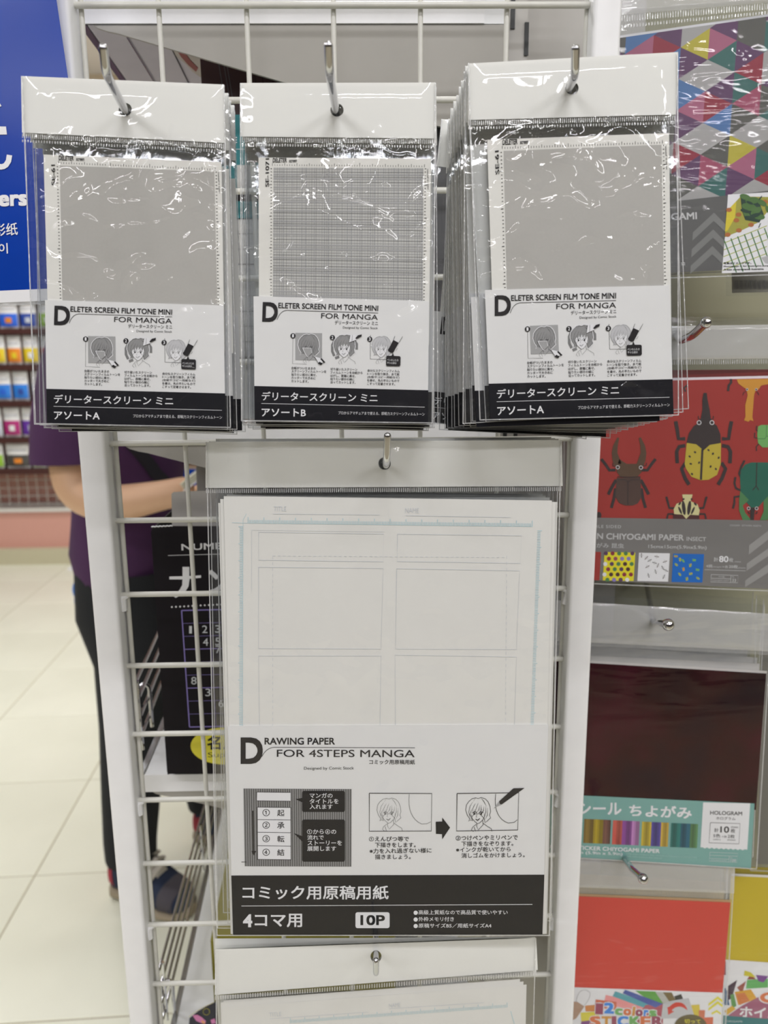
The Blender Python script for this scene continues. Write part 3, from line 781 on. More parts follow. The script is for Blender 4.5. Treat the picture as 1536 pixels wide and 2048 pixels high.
mini['M'] = tone_pack('M', 'B', 'SE-1071', True, .45,
    [(480, 166), (872, 165), (872, 277), (480, 273)], [(517, 315), (862, 317), (858, 690), (518, 680)],
    [(507, 592.5), (858, 602.5), (855.6, 846), (509.4, 841)], [(480, 166), (872, 165), (867, 847), (482, 842)], (674, 220),
    'clear-bagged screen tone pack marked B with a plaid tone sheet, middle of the top row', 2,
    [(.0005, -.0003, .3, 0), (.001, -.001, -.9, 0), (.0006, -.0015, .6, 0), (0, -.0015, -.4, 0), (.0008, -.002, 1.0, 0), (-.0006, -.002, -1.2, 0), (0, -.002, .2, 0)],
    'screen tone pack %s from the front, in the middle stack, only its edges showing')
mini['R'] = tone_pack('R', 'A', 'SE-61', False, .447,
    [(935.6, 127), (1356.5, 104), (1352, 229), (936.7, 240)], [(974.3, 279.5), (1338, 266), (1343, 700), (988, 712)],
    [(969.7, 580), (1338.9, 570.8), (1347, 827.8), (980.6, 840)], [(935.6, 127), (1356.5, 104), (1358, 831), (959, 841)], (1144, 176),
    'clear-bagged screen tone pack marked A, tilted, front of the thick right stack', 3,
    [(.0, .0005, -1.4, 0), (-.001, -.001, .6, 0), (.0, -.001, -.6, 0), (-.001, -.002, .4, 0), (.001, -.002, -.2, 0), (-.001, -.002, 1.0, 0), (0, -.003, .2, 0), (-.001, -.003, .8, 0), (.0, -.003, -.4, 0),
     (-.0015, -.003, 1.3, 0), (0, -.004, .6, 0), (-.002, -.004, 1.6, 0), (0, -.004, .9, 0), (-.001, -.005, 2.1, 0), (-.0015, -.005, 1.5, 0), (-.001, -.005, 2.6, 0), (-.001, -.006, 3.0, 0)],
    'screen tone pack %s from the front, in the thick right stack, only its edges showing')
# second pack of the right stack, its code shows beside the front sheet
def second_pack():
    pl = Plane(1144, 176, .452)
    t = thing('screen_tone_pack', 'second tone pack of the right stack, its printed code showing left of the front sheet', 'paper pack', pl.at(1144, 176), 'screen tone packs')
    mv = lambda q, dx, dy: [(x + dx, y + dy) for x, y in q]
    part('header_card', slab(pl, mv([(935.6, 127), (1356.5, 104), (1352, 229), (936.7, 240)], -5, 5), .0003, .0006, circle_px(1144, 176, 13.5)), M_card, t)
    shq = [(946, 300), (1310, 283), (1316, 700), (962, 712)]
    sh = part('backing_sheet', slab(pl, shq, .0, .0004), M_sheet, t)
    H = homog(SRC_S, shq); ik = Ink(pl, lambda x, y: H(x, y), .00008); sheet_print(ik, 'SE-61', False); ik.build(sh)
    lb = mv([(969.7, 580), (1338.9, 570.8), (1347, 827.8), (980.6, 840)], -28, 14)
    ic = part('insert_card', slab(pl, lb, .0006, .0005), M_lab, t)
    H2 = homog(SRC_L, lb); b = Ink(pl, lambda x, y: H2(x, y), .00068); b.poly(M_blk, [(296, 1080), (1441, 1110), (1444, 1321), (300, 1303)], 1); b.build(ic, {'black_print': 'black_band'})
    bag = [(930, 132), (1351, 109), (1378, 818), (925, 848)]
    part('clear_bag', film(pl, bag, .0010, 40, 80, .001, 9), M_film, t, smooth=True)
    part('welded_edge', weld(pl, bag, .0014, 1.8), M_edge, t)
second_pack()
# packs at the back of the right stack that have slipped sideways
for i, (dx, dz, rot, dy, lb) in enumerate(((-.006, -.008, 7.5, .072, 'tone pack slipped to the left behind the thick right stack, its sheet edge slanting down'),
                                      (-.001, -.010, 4.3, .068, 'tone pack hanging askew near the back of the thick right stack'),)):
    c = copy_tree(mini['R'][0], skip=('clear_bag', 'ribbed_seal'))
    for o in list(mini['R'][1].children):
        if o.name.startswith('clear_bag'): copy_tree(o, c)
    c.location = Vector(mini['R'][0].location) + Vector((dx - .003, dy + .002, dz - .006)); c.rotation_euler = (0, math.radians(rot), 0); c['label'] = lb

# ------------------------------------------------------------------ A4 drawing paper packs
def a4_art(ik, j, k, o_):
    """j, k, o_ : converters of the three photo crops the print was measured in"""
    Fn, Cy = M_fnt, M_cyan
    def L(m, pts, w, lv=2): ik.line(m, pts, w, lv)
    ik.text(Fn, 'TITLE', *j(471, 583), *j(552, 583), 9.5); ik.text(Fn, 'NAME', *j(1313, 593), *j(1400, 595), 9.5)
    L(Fn, [j(466, 601), j(1150, 608)], .9); L(Fn, [j(1315, 612), k(808, 651)], .9)
    tl, tr = j(308, 660), k(950, 712)
    L(Cy, [j(205, 657), tl, tr], .7)
    for i in range(181):
        u = i / 180; x = tl[0] + (tr[0] - tl[0]) * u; y = tl[1] + (tr[1] - tl[1]) * u; h = 12 if i % 10 == 0 else 6.5
        L(Cy, [(x, y), (x, y - h)], 1.3)
    lt, lb_ = j(275, 683), o_(0, 0)
    lt, lbm = j(275, 683), (485, 1452)
    rt, rbm = k(985, 740), (1061, 1449)
    L(Cy, [j(297, 600), j(275, 640), lt, lbm], .7)
    for i in range(118):
        u = i / 117; y = lt[1] + (lbm[1] - lt[1]) * u; x = lt[0] + (lbm[0] - lt[0]) * u
        L(Cy, [(x, y), (x - (9 if i % 10 == 0 else 6.5), y)], 1.3)
        x = rt[0] + (rbm[0] - rt[0]) * u; y = rt[1] + (rbm[1] - rt[1]) * u
        L(Cy, [(x, y), (x + (9 if i % 10 == 0 else 6.5), y)], 1.3)
    for q in ([j(375, 718), j(1177, 730), j(1172, 907), j(375, 897)], [k(50, 762), k(878, 773), k(870, 957), k(48, 945)],
              [j(375, 942), j(1172, 950), (762, 1298), (517, 1297)], [k(45, 993), k(866, 1007), (1033, 1299), (791, 1298)]):
        ik.line(Fn, q, 1.0, 2, closed=True)
    L(Fn, [(519, 1452), (517, 1312), (762, 1312), (760, 1452)], 1.0); L(Fn, [(791, 1452), (790, 1310), (1033, 1314), (1029, 1450)], 1.0)
    a, b = j(465, 870), k(780, 918)
    for i in range(46):
        u0, u1 = i / 46, (i + .55) / 46
        L(Fn, [(a[0] + (b[0] - a[0]) * u0, a[1] + (b[1] - a[1]) * u0), (a[0] + (b[0] - a[0]) * u1, a[1] + (b[1] - a[1]) * u1)], .8)
    for xx, xb in ((a[0], 546), (b[0], 1008)):
        for i in range(34):
            y0 = a[1] + i * 12; u = (y0 - a[1]) / 340
            L(Fn, [(xx + (xb - xx) * u * .5, y0), (xx + (xb - xx) * (u + .02) * .5, y0 + 6)], .8)
    L(Fn, [j(330, 708), j(330, 1100)], .6); L(Fn, [j(330, 705), j(1180, 716)], .6)

def drawing_label(ik):
    K, Wt = M_ink, M_wht; n, o_ = cN, cO
    def T(m, s_, a, b, h, bold=0, lv=3): ik.text(m, s_, a[0], a[1], b[0], b[1], h, bold=bold, lv=lv)
    T(K, 'D', n(312, 491), n(482, 491), 53, .035)
    T(K, 'RAWING PAPER', n(496, 343), n(1036, 343), 14, .022)
    ik.line(K, bez(n(475, 435), n(510, 364), n(575, 363), 8) + [o_(268, 367)], 1.0)
    T(K, 'FOR 4STEPS MANGA', n(590, 437), o_(266, 440), 14.5, .004)
    T(K, 'コミック用原稿用紙', n(1300, 494), o_(268, 495), 9.5, .012)
    T(K, 'Designed by Comic Stock', n(799, 542), n(1182, 540), 7.5)
    q = [n(334, 680), n(1164, 684), n(1163, 1280), n(344, 1277)]
    ik.poly(M_g2, q, 1)
    # halftone: fine dark diagonal strokes over grey
    for i in range(0, 96):
        u = i / 96
        a, b = bil(q, u, 0), bil(q, u, 1)
        ik.line(M_ink if i % 2 else M_g1, [a, b], .75, 2)
    Pn = lambda L_: [n(*p) for p in L_]
    ik.poly(M_wht, Pn([(436, 707), (696, 710), (696, 777), (436, 774)]), 4); ik.line(K, Pn([(436, 707), (696, 710), (696, 777), (436, 774)]), 1.1, 5, closed=True)
    ik.poly(M_wht, Pn([(440, 823), (697, 826), (699, 1227), (443, 1224)]), 4)
    ys = [(823, 826), (918, 921), (1015, 1019), (1118, 1123), (1224, 1227)]
    for a, b in ys: ik.line(K, Pn([(438, a), (699, b)]), 1.1, 5)
    ik.line(K, Pn([(440, 823), (443, 1224)]), 1.1, 5); ik.line(K, Pn([(697, 826), (699, 1227)]), 1.1, 5)
    for i, (c1, c2) in enumerate((('①', '起'), ('②', '承'), ('③', '転'), ('④', '結'))):
        y = [892, 988, 1092, 1196][i]
        T(K, c1, n(480, y), n(536, y), 14, .01, 6); T(K, c2, n(593, y), n(648, y), 13, .015, 6)
    ik.poly(K, Pn([(400, 850), (411, 850), (415, 1158), (432, 1160), (414, 1195), (394, 1160), (406, 1158)]), 4)
    ik.line(K, Pn([(318, 1244), (358, 1244)]), 1.1, 4)
    def bubble(x0, y0, x1, y1, tail):
        r = 14; p = []
        for cx_, cy_, a0 in ((x1 - r, y1 - r, 0), (x0 + r, y1 - r, 90), (x0 + r, y0 + r, 180), (x1 - r, y0 + r, 270)):
            for a in range(0, 91, 30): p.append(n(cx_ + r * math.cos(math.radians(a0 + a)), cy_ + r * math.sin(math.radians(a0 + a))))
        ik.poly(M_blk, p, 5); ik.poly(M_blk, Pn(tail), 5)
    bubble(784, 698, 1113, 860, [(733, 762), (786, 752), (786, 786)]); bubble(784, 918, 1113, 1242, [(720, 1022), (786, 1046), (786, 1088)])
    for s_, x, y, x1 in (('マンガの', 842, 752, 1018), ('タイトルを', 842, 796, 1064), ('入れます', 842, 838, 1018), ('①から④の', 822, 1030, 1046), ('流れで', 824, 1074, 950), ('ストーリーを', 826, 1116, 1090), ('展開します', 824, 1160, 1046)):
        T(Wt, s_, n(x, y), n(x1, y), 9.6, .008, 6)
    for (x0, x1, ym) in ((1300, 398 + 1382, 0), (0, 0, 0)): pass
    def panel(a, b, c, d, lw, ex, ey, dark):
        ik.line(K, [a, b, c, d], 1.5, 4, closed=True)
    f1 = [n(1300, 716), o_(398, 718), o_(394, 1006), n(1300, 1008)]; f2 = [o_(592, 718), o_(1066, 712), o_(1058, 998), o_(588, 1006)]
    ik.line(K, f1, 1.4, 4, closed=True); ik.line(K, f2, 1.5, 4, closed=True)
    cx1, cy1 = n(1452, 862); ik2 = ik
    head_art(ik, cx1 + 0, cy1, 28.5, None, M_g2, None, w=.8); cx2, cy2 = o_(755, 862); head_art(ik, cx2, cy2, 29.5, None, K, None, w=.95)
    ik.line(M_g2, bez(o_(225, 722), o_(205, 900), o_(320, 952), 8) + [o_(360, 950), o_(392, 935)], .9, 4)
    ik.line(K, bez(o_(888, 722), o_(868, 905), o_(985, 945), 8) + [o_(1030, 940), o_(1055, 920)], 1.0, 4)
    ik.poly(K, [o_(*p) for p in [(915, 778), (1025, 678), (1110, 676), (935, 802), (920, 798)]], 6)
    ik.poly(M_g1, [o_(*p) for p in [(915, 778), (935, 802), (905, 815), (872, 835)]], 5)
    ik.poly(M_blk, [o_(*p) for p in [(428, 935), (478, 933), (478, 903), (538, 980), (478, 1070), (476, 1030), (430, 1028)]], 4)
    for s_, a, b in (('①えんぴつ等で', n(1298, 1086), o_(222, 1086)), ('下描きをします。', n(1344, 1132), o_(274, 1132)), ('※力を入れ過ぎない様に', n(1302, 1180), o_(396, 1174)), ('描きましょう。', n(1344, 1224), o_(236, 1222)),
                     ('②つけペンやミリペンで', o_(582, 1080), o_(1058, 1074)), ('下描きをなぞります。', o_(626, 1124), o_(1024, 1120)), ('※インクが乾いてから', o_(584, 1170), o_(1004, 1164)), ('消しゴムをかけましょう。', o_(626, 1214), o_(1112, 1208))):
        T(K, s_, a, b, 10, .014)
    T(Wt, 'コミック用原稿用紙', n(326, 1532), o_(66, 1532), 28, .018, 4)
    ik.line(Wt, [n(318, 1582), o_(1170, 1570)], 1.1, 4)
    T(Wt, '4', n(330, 1745), n(402, 1745), 26, .04, 4); T(Wt, 'コマ用', n(420, 1745), n(784, 1745), 27, .02, 4)
    r = 16; p = []
    for cx_, cy_, a0 in ((1456 - r, 1752 - r, 0), (1194 + r, 1752 - r, 90), (1194 + r, 1630 + r, 180), (1456 - r, 1630 + r, 270)):
        for a in range(0, 91, 30): p.append(n(cx_ + r * math.cos(math.radians(a0 + a)), cy_ + r * math.sin(math.radians(a0 + a))))
    ik.poly(Wt, p, 4); T(M_blk, '10P', n(1232, 1730), n(1420, 1730), 20.5, .035, 5)
    for s_, y, x1 in (('高級上質紙なので高品質で使いやすい', 1648, 980), ('外枠メモリ付き', 1700, 568), ('原稿サイズB5／用紙サイズA4', 1750, 855)):
        x0 = 296; c = o_(274, y - 14); ik.circ(Wt, c[0], c[1], 4.3, 4, n=14); T(Wt, s_, o_(x0, y), o_(x1, y), 9, .006, 4)

pl = Plane(770, 930, .480, tilt=-1.5)
hq = [(411.5, 884), (1123.5, 880), (1125.5, 972), (411, 976)]
bq = [(411.5, 884), (1123.5, 880), (1100, 1872), (433, 1872)]
A4L = 'large clear-bagged pack of four-panel manga drawing paper, hanging in the middle of the rack'
t = thing('drawing_paper_pack', A4L, 'paper pack', pl.at(770, 925), 'drawing paper packs')
part('header_card', slab(pl, hq, .0003, .0006, circle_px(769, 927, 12.5)), M_card, t)
sq = [(447.5, 992), (1104, 1001), (1087, 1868), (468, 1868)]
sh = part('drawing_sheet', slab(pl, sq, .0, .0004), M_a4, t)
ik = Ink(pl, None, .0001); a4_art(ik, cJ, cK, cO); ik.build(sh)
for i, (dx, dy) in enumerate(((7, 5), (-7, 6), (11, 3), (-11, 14), (4, 9))):
    part('drawing_sheet', slab(pl, [(x + dx * (1 if j in (0, 1) else .6), y + dy * (1 if j in (0, 1) else 0)) for j, (x, y) in enumerate(sq)], -.0006 * (i + 1), .0004), M_a4, t)
lq = [(456, 1452), (1096.5, 1449), (1085, 1869.5), (465.5, 1870.5)]
ic = part('insert_card', slab(pl, lq, .0009, .0006), M_lab, t)
ik = Ink(pl, None, .001)
part('black_band', MB().add([pl.at(x, y, .00104) for x, y in [(462.5, 1751), (1088.8, 1749.3), (1084.9, 1869.3), (466, 1870.3)]], [(0, 1, 2, 3)]), M_blk, ic)
drawing_label(ik); ik.build(ic)
part('clear_bag', film(pl, bq, .0016, 110, 150, .0014, 4, back=.004, fine=.5, ncr=40), M_film, t, smooth=True)
part('welded_edge', weld(pl, bq, .0018, 2.2), M_edge, t)
part('ribbed_seal', ribs(pl, (412, 978), (1125, 974), 8, 170, .0016, .5), M_seal, t)
tw = thing('drawing_paper_pack', 'drawing paper pack hidden behind the front large pack, only its side edges showing', 'paper pack', t.location, 'drawing paper packs behind the front one')
part('header_card', slab(pl, hq, .0003, .0006, circle_px(769, 927, 12.5, 12)), M_card, tw)
part('drawing_sheet', slab(pl, sq, .0, .0024), M_a4, tw)
part('insert_card', slab(pl, lq, .0009, .0006), M_lab, tw)
part('clear_bag', film(pl, bq, .0016, 16, 40, .0009, 14, back=.002), M_film, tw, smooth=True)
part('welded_edge', weld(pl, bq, .0018, 1.8), M_edge, tw)
for i, (dx, dz, rot) in enumerate(((.0005, -.001, .25), (.002, -.002, -.5), (.0015, -.001, .2), (.001, -.002, -.25), (.002, -.003, .3))):
    c = tw if i == 0 else copy_tree(tw)
    c['label'] = 'drawing paper pack %s from the front under the large front one, side edges showing' % ORD[i]
    c.location = Vector(t.location) + Vector((dx, .008 * (i + 1), dz)); c.rotation_euler = (0, math.radians(rot), 0)
# its hook
hb = P(772, 918, .462); hh = P(771, 930, .480)
hook(smooth_path([Vector((hh.x, YR - .004, hh.z - .004)), Vector((hh.x, .47, hh.z + .001)), P(773, 925, .440), P(775, 872, .436)]), 'upturned chrome peg hook of the large drawing paper packs', r=.0021)

# lower drawing paper pack
pl = Plane(752, 1912, .50, tilt=-2)
hq2 = [(430, 1899), (1072.5, 1876), (1075.5, 1940), (429.5, 1990)]
bq2 = [(430, 1899), (1072.5, 1876), (1052, 2640), (440, 2660)]
t2 = thing('drawing_paper_pack', 'lower drawing paper pack cut off by the picture bottom, its header drooping left', 'paper pack', pl.at(752, 1912), 'drawing paper packs')
part('header_card', slab(pl, hq2, .0003, .0006, circle_px(752, 1913, 11, ry=12)), M_card, t2)
sq2 = [(443, 2015), (1053, 1969), (1040, 2620), (455, 2640)]
sh = part('drawing_sheet', slab(pl, sq2, .0, .0004), M_a4, t2)
part('drawing_sheet', slab(pl, [(441, 2005), (1047, 1963), (1036, 2620), (455, 2640)], -.0006, .0004), M_a4, t2)
part('drawing_sheet', slab(pl, [(447, 2001), (1040, 1958), (1036, 2620), (455, 2640)], -.0012, .0004), M_a4, t2)
ik = Ink(pl, None, .0001)
ik.text(M_fnt, 'TITLE', *cS_(288, 443), *cS_(338, 440), 8); ik.text(M_fnt, 'NAME', *cS_(785, 405), *cS_(832, 402), 8)
ik.line(M_fnt, [cS_(290, 452), cS_(700, 424)], .8); ik.line(M_fnt, [cS_(785, 410), cS_(1180, 385)], .8)
a, b = cS_(375, 470), cS_(1275, 405)
for i in range(151):
    u = i / 150; x = a[0] + (b[0] - a[0]) * u; y = a[1] + (b[1] - a[1]) * u
    ik.line(M_cyan, [(x, y), (x, y - (10 if i % 10 == 0 else 6))], 1.1)
ik.line(M_cyan, [cS_(1290, 420), cS_(1305, 473)], 1.2)
ik.build(sh)
part('clear_bag', film(pl, bq2, .0016, 80, 90, .0010, 6, back=.003), M_film, t2, smooth=True)
part('welded_edge', weld(pl, bq2, .0018, 2.0), M_edge, t2)
part('ribbed_seal', ribs(pl, (430, 1992), (1075.5, 1943), 8, 130, .0016, .5), M_seal, t2)
c = thing('drawing_paper_pack', 'drawing paper pack right behind the lower one, its straight header top showing above', 'paper pack', pl.at(752, 1912, -.006), 'drawing paper packs')
part('header_card', slab(pl, [(430, 1877), (1070, 1874), (1073, 1950), (430, 1960)], -.0075, .0006, circle_px(752, 1907, 12)), M_card, c)
part('drawing_sheet', slab(pl, [(441, 1990), (1040, 1970), (1036, 2620), (455, 2640)], -.0078, .0024), M_a4, c)
part('clear_bag', film(pl, [(430, 1877), (1070, 1874), (1050, 2640), (440, 2660)], -.0062, 14, 30, .0004, 16, back=.011, puff=.0006), M_film, c, smooth=True)
hh = P(752, 1903, .502)
hook(smooth_path([Vector((hh.x, YR - .004, hh.z - .006)), Vector((hh.x, .50, hh.z)), P(752, 1950, .462), P(752, 1921, .457)]), 'chrome peg hook end over the header of the lower drawing paper pack')
# ------------------------------------------------------------------ blue sign at left
M_blue = mat('glossy_blue_sign', (4, 52, 146), .2, nscale=8, namt=.06, bump=.12, bscale=30, spec=.35)
pl = Plane(60, 300, .597)
sg = thing('hanging_sign', 'glossy royal blue shop sign with white lettering at the far left', 'sign', pl.at(60, 603), None)
part('panel', slab(pl, [(-420, -120), (98, -120), (113, 0), (128, 100), (136, 155), (172, 574), (-420, 600)], .0, .003), M_blue, sg)
part('white_lower_border', slab(pl, [(-420, 600), (172, 574), (173, 598), (-420, 624)], .0003, .004), M_wht, sg)
part('clear_lower_edge', slab(pl, [(-420, 624), (173, 598), (173.5, 604), (-420, 632)], .0, .003), M_edge, sg)
ik = Ink(pl, None, .0004)
ik.text(M_wht, 'papers', -68, 425, 55, 421, 33, bold=.045)
ik.text(M_wht, '彩纸', -12, 473, 36, 470, 25, bold=.012); ik.text(M_wht, '종이', -26, 509, 16, 507, 21, bold=.012)
ik.poly(M_wht, [(-60, 252), (12, 253), (14, 269), (-60, 270)]); ik.poly(M_wht, [(-60, 205), (0, 207), (3, 212), (-5, 216), (-60, 214)])
ik.line(M_wht, bez((-24, 300), (-8, 345), (12, 330), 8) + [(17, 322), (19, 310)], 11)
ik.line(M_wht, [(-70, 230), (-30, 330)], 12)
ik.build(sg)

# ------------------------------------------------------------------ display boxes on the shelves
M_bb = mat('black_box_board', (.008, .006, .009), .5, spec=.25, namt=.1)
M_grb = mat('grey_inner_board', (150, 146, 140), .7)
M_pur = mat('lilac_print', (128, 116, 178), .5)
M_yel = mat('yellow_label', (205, 196, 60), .4)
pl = Plane(400, 1300, .708)
bt = pl.at(335, 1550)
bx = thing('display_box', 'black cardboard display box of number puzzle books on the white shelf', 'display box', bt)
part('front_board', slab(pl, [(302, 1064), (306, 1054), (345, 1052), (700, 1052), (715, 1546), (336, 1548), (334, 1543)], .0, .002), M_bb, bx)
fb = [o for o in bx.children][0]
mb = MB()
q = [pl.at(303, 1056), pl.at(336, 1549)]
mb.add([pl.at(303, 1058, -.001), pl.at(335, 1549, -.001), pl.at(335, 1549, -.001) + Vector((-.006, .17, 0)), pl.at(303, 1056, -.001) + Vector((-.006, .17, 0)),
        pl.at(306, 1058, -.001), pl.at(338, 1549, -.001), pl.at(338, 1549, -.001) + Vector((-.006, .17, 0)), pl.at(306, 1056, -.001) + Vector((-.006, .17, 0))],
       [(0, 1, 2, 3), (7, 6, 5, 4), (0, 3, 7, 4), (1, 5, 6, 2), (3, 2, 6, 7)])
part('side_board', mb, M_bb, bx)
pl2 = Plane(400, 1300, .735); pl3 = Plane(400, 1300, .872)
part('inner_divider', slab(pl2, [(343, 988), (347, 984), (440, 980), (700, 980), (700, 1540), (352, 1540)], 0, .0016), M_grb, bx)
part('rear_flap', slab(pl3, [(392, 935), (396, 926), (420, 921), (700, 925), (700, 1400), (412, 1400)], 0, .0016), M_grb, bx)
wa, wb = pl.at(303, 1054, .0003), pl.at(345, 1052, .0003)
part('torn_edge', MB().tube([wa + (wb - wa) * k / 12 + Vector((0, 0, .0006 * (k % 2))) for k in range(13)], .0007, 5), M_wht, bx)
ik = Ink(pl, None, .0003)
ik.text(M_wht, 'NUMBER', 363, 1101, 480, 1097, 13, bold=.02)
ik.line(M_wht, [(336, 1111), (520, 1106)], 1.0)
ik.poly(M_wht, [cI(1168, 1004), cI(1212, 1004), cI(1212, 1062), cI(1286, 1058), cI(1286, 1074), cI(1214, 1080), cI(1206, 1130), cI(1180, 1172), cI(1126, 1202), cI(1108, 1192), cI(1150, 1150), cI(1166, 1120), cI(1168, 1084), cI(1084, 1084), cI(1084, 1066), cI(1168, 1064)])
ik.text(M_wht, 'ンプレ', 418, 1190, 560, 1186, 56, bold=.03)
for i in range(22):
    x, y = cI(1100 + 26.3 * i, 1261 - 1.4 * i); ik.poly(M_wht, [(x - 2.2, y), (x, y - 2.2), (x + 2.2, y), (x, y + 2.2)])
g0 = cM
x_l = lambda y: 363 + (y - 1219) * .068
cw, chh = 27.5, 26.2
rows_ = [1221 + 25.9 * i for i in range(10)]
for i in range(10):
    y = rows_[i]; xl = x_l(y)
    ik.line(M_pur, [(xl, y), (xl + 250, y - 6)], 2.2 if i in (0, 9) else (1.5 if i in (3, 6) else .7), 3)
for j in range(10):
    ik.line(M_pur, [(x_l(1221) + cw * j, 1221 - .6 * j), (x_l(1454) + cw * .97 * j, 1454 - .6 * j)], 2.2 if j in (0, 9) else (1.5 if j in (3, 6) else .7), 3)
for ch, x, y in (('1', 927, 138), ('2', 1072, 133), ('3', 1205, 130), ('4', 1080, 264), ('5', 1206, 258), ('7', 1210, 340), ('8', 960, 660), ('3', 1105, 780), ('6', 1240, 892)):
    a = cM(x - 26 if ch != '1' else x - 14, y); b = cM(x + 28 if ch != '1' else x + 14, y); ik.text(M_fnt, ch, a[0], a[1], b[0], b[1], 15, lv=4)
c = cM(1250, 1290); ik.circ(M_yel, c[0] + 4, c[1], 67, 5, ry=37, n=36); ik.ring(mat('dark_yellow_print', (150, 140, 40), .5), 0, 0, .01, .01)
ik.text(M_bb, '名人', *cM(1098, 1330), *cM(1420, 1326), 29, bold=.03, lv=6); ik.text(M_bb, 'Super', *cM(1106, 1422), *cM(1400, 1418), 13, lv=6)
ik.L = {m: v for m, v in ik.L.items() if len(v.v) > 50 or m is not MT.get('dark_yellow_print')}
ik.build(fb)

# booklet row inside the black box
M_pg = mat('booklet_paper', (205, 196, 180), .7)
for i in range(6):
    o = part('puzzle_booklet', MB().box(0, .15, 0, .006, 0, .21), M_pg)
    o.location = (bt.x + .03, .742 + i * .016, SHZ[2] + .001); o.rotation_euler = (0, 0, 0)
    tag(o, 'thin puzzle booklet, %s from the front inside the black display box' % ('first ' + ' '.join(ORD)).split()[i], 'booklet', 'booklets in the black display box')

# teal / white display box on the upper shelf
M_teal = mat('teal_box_print', (28, 104, 108), .5)
M_gw = mat('grey_white_box_print', (168, 168, 164), .5)
pl = Plane(600, 500, .735)
tb = thing('display_box', 'teal display box with white number grid, seen between left and middle packs', 'display box', pl.at(440, 840))
f_ = part('front_board', slab(pl, [(395, 230), (850, 226), (862, 834), (440, 838)], 0, .002), M_teal, tb)
part('white_grid_panel', slab(pl, [(412, 437), (850, 434), (858, 836), (440, 838)], .0004, .0004), M_gw, tb)
part('side_board', MB().box(pl.at(440, 840).x - .002, pl.at(440, 840).x, .736, .758, SHZ[1] + .001, SHZ[1] + .24), M_teal, tb)
ik = Ink(pl, None, .0006)
ik.text(M_fnt, 'SE', 460, 286, 474, 286, 12, bold=.02); ik.line(M_fnt, [(420, 299), (700, 296)], .9)
ik.rect(M_gw, 474, 330, 520, 376); ik.rect(M_bb, 466, 388, 560, 402)
for i in range(8): 
    x = 469 + 14 * i; ik.poly(M_fnt, [(x - 2.2, 425), (x, 422.8), (x + 2.2, 425), (x, 427.2)])
ik.line(M_bb, [(412, 438), (850, 435)], 2.0)
for i, y in enumerate((468, 499, 529, 561, 592, 623, 653, 684, 715)): ik.line(M_bb, [(412, y), (850, y - 3)], 1.4 if i % 3 == 2 else .7)
for x in (474, 506, 538, 570, 602, 634): ik.line(M_bb, [(x, 438), (x + 20, 740)], .9)
ik.text(M_bb, '9', 462, 552, 472, 552, 17); ik.text(M_bb, '8', 465, 585, 474, 585, 17); ik.text(M_bb, '7', 470, 668, 480, 668, 17)
ik.build(f_)
# open flap, teal outside and dark inside
pf = Plane(760, 150, .745)
part('open_flap', slab(pf, [(676, 162), (720, 147), (765, 137), (800, 133), (838, 136), (836, 158), (836, 230), (676, 230)], 0, .002), mat('dark_flap_inside', (46, 40, 38), .6), tb)
part('flap_edge', slab(pf, [(790, 165), (838, 136), (838, 230), (790, 230)], .0006, .0008), M_teal, tb)
# picture panels between bracket and boxes
M_bw = mat('reddish_brown_print', (74, 52, 50), .45, nscale=30, namt=.25)
M_pgd = mat('purple_grey_print', (66, 60, 68), .45)
po = thing('display_box', 'display box printed with reddish brown wood, behind the teal box', 'display box', P(640, 840, .765))
pb = Plane(600, 200, .765)
b_ = part('front_board', slab(pb, [(400, 116), (835, 116), (852, 812), (440, 812)], 0, .002), M_bw, po)
part('side_board', MB().box(pb.at(440, 812).x, pb.at(440, 812).x + .002, .767, .9, SHZ[1] + .001, SHZ[1] + .26), M_bw, po)
ik = Ink(pb, None, .0006)
ik.poly(M_pgd, bez((597, 117), (612, 140), (618, 172), 6) + [(640, 300), (840, 300), (834, 117), (600, 117)], 2)
ik.poly(M_bb, bez((594, 117), (606, 140), (618, 172), 6) + [(596, 172), (590, 140)], 3)
for x in (505, 520, 540, 552): ik.line(M_bb, [(x, 118), (x + 16, 240)], .9, 2)
for x in (436, 446, 452): ik.line(M_g2, [(x, 118), (x + 30, 300)], 1.2, 3)
ik.build(b_)
db = thing('display_box', 'dark charcoal display box between the middle and right packs', 'display box', P(930, 840, .735))
pd = Plane(930, 500, .735)
part('front_board', slab(pd, [(866, 150), (975, 195), (980, 836), (872, 836)], 0, .002), mat('charcoal_board', (62, 62, 64), .5, nscale=20, namt=.15), db)
part('side_board', MB().box(pd.at(872, 838).x, pd.at(872, 838).x + .002, .737, .9, SHZ[1] + .001, SHZ[1] + .25), MT['charcoal_board'], db)

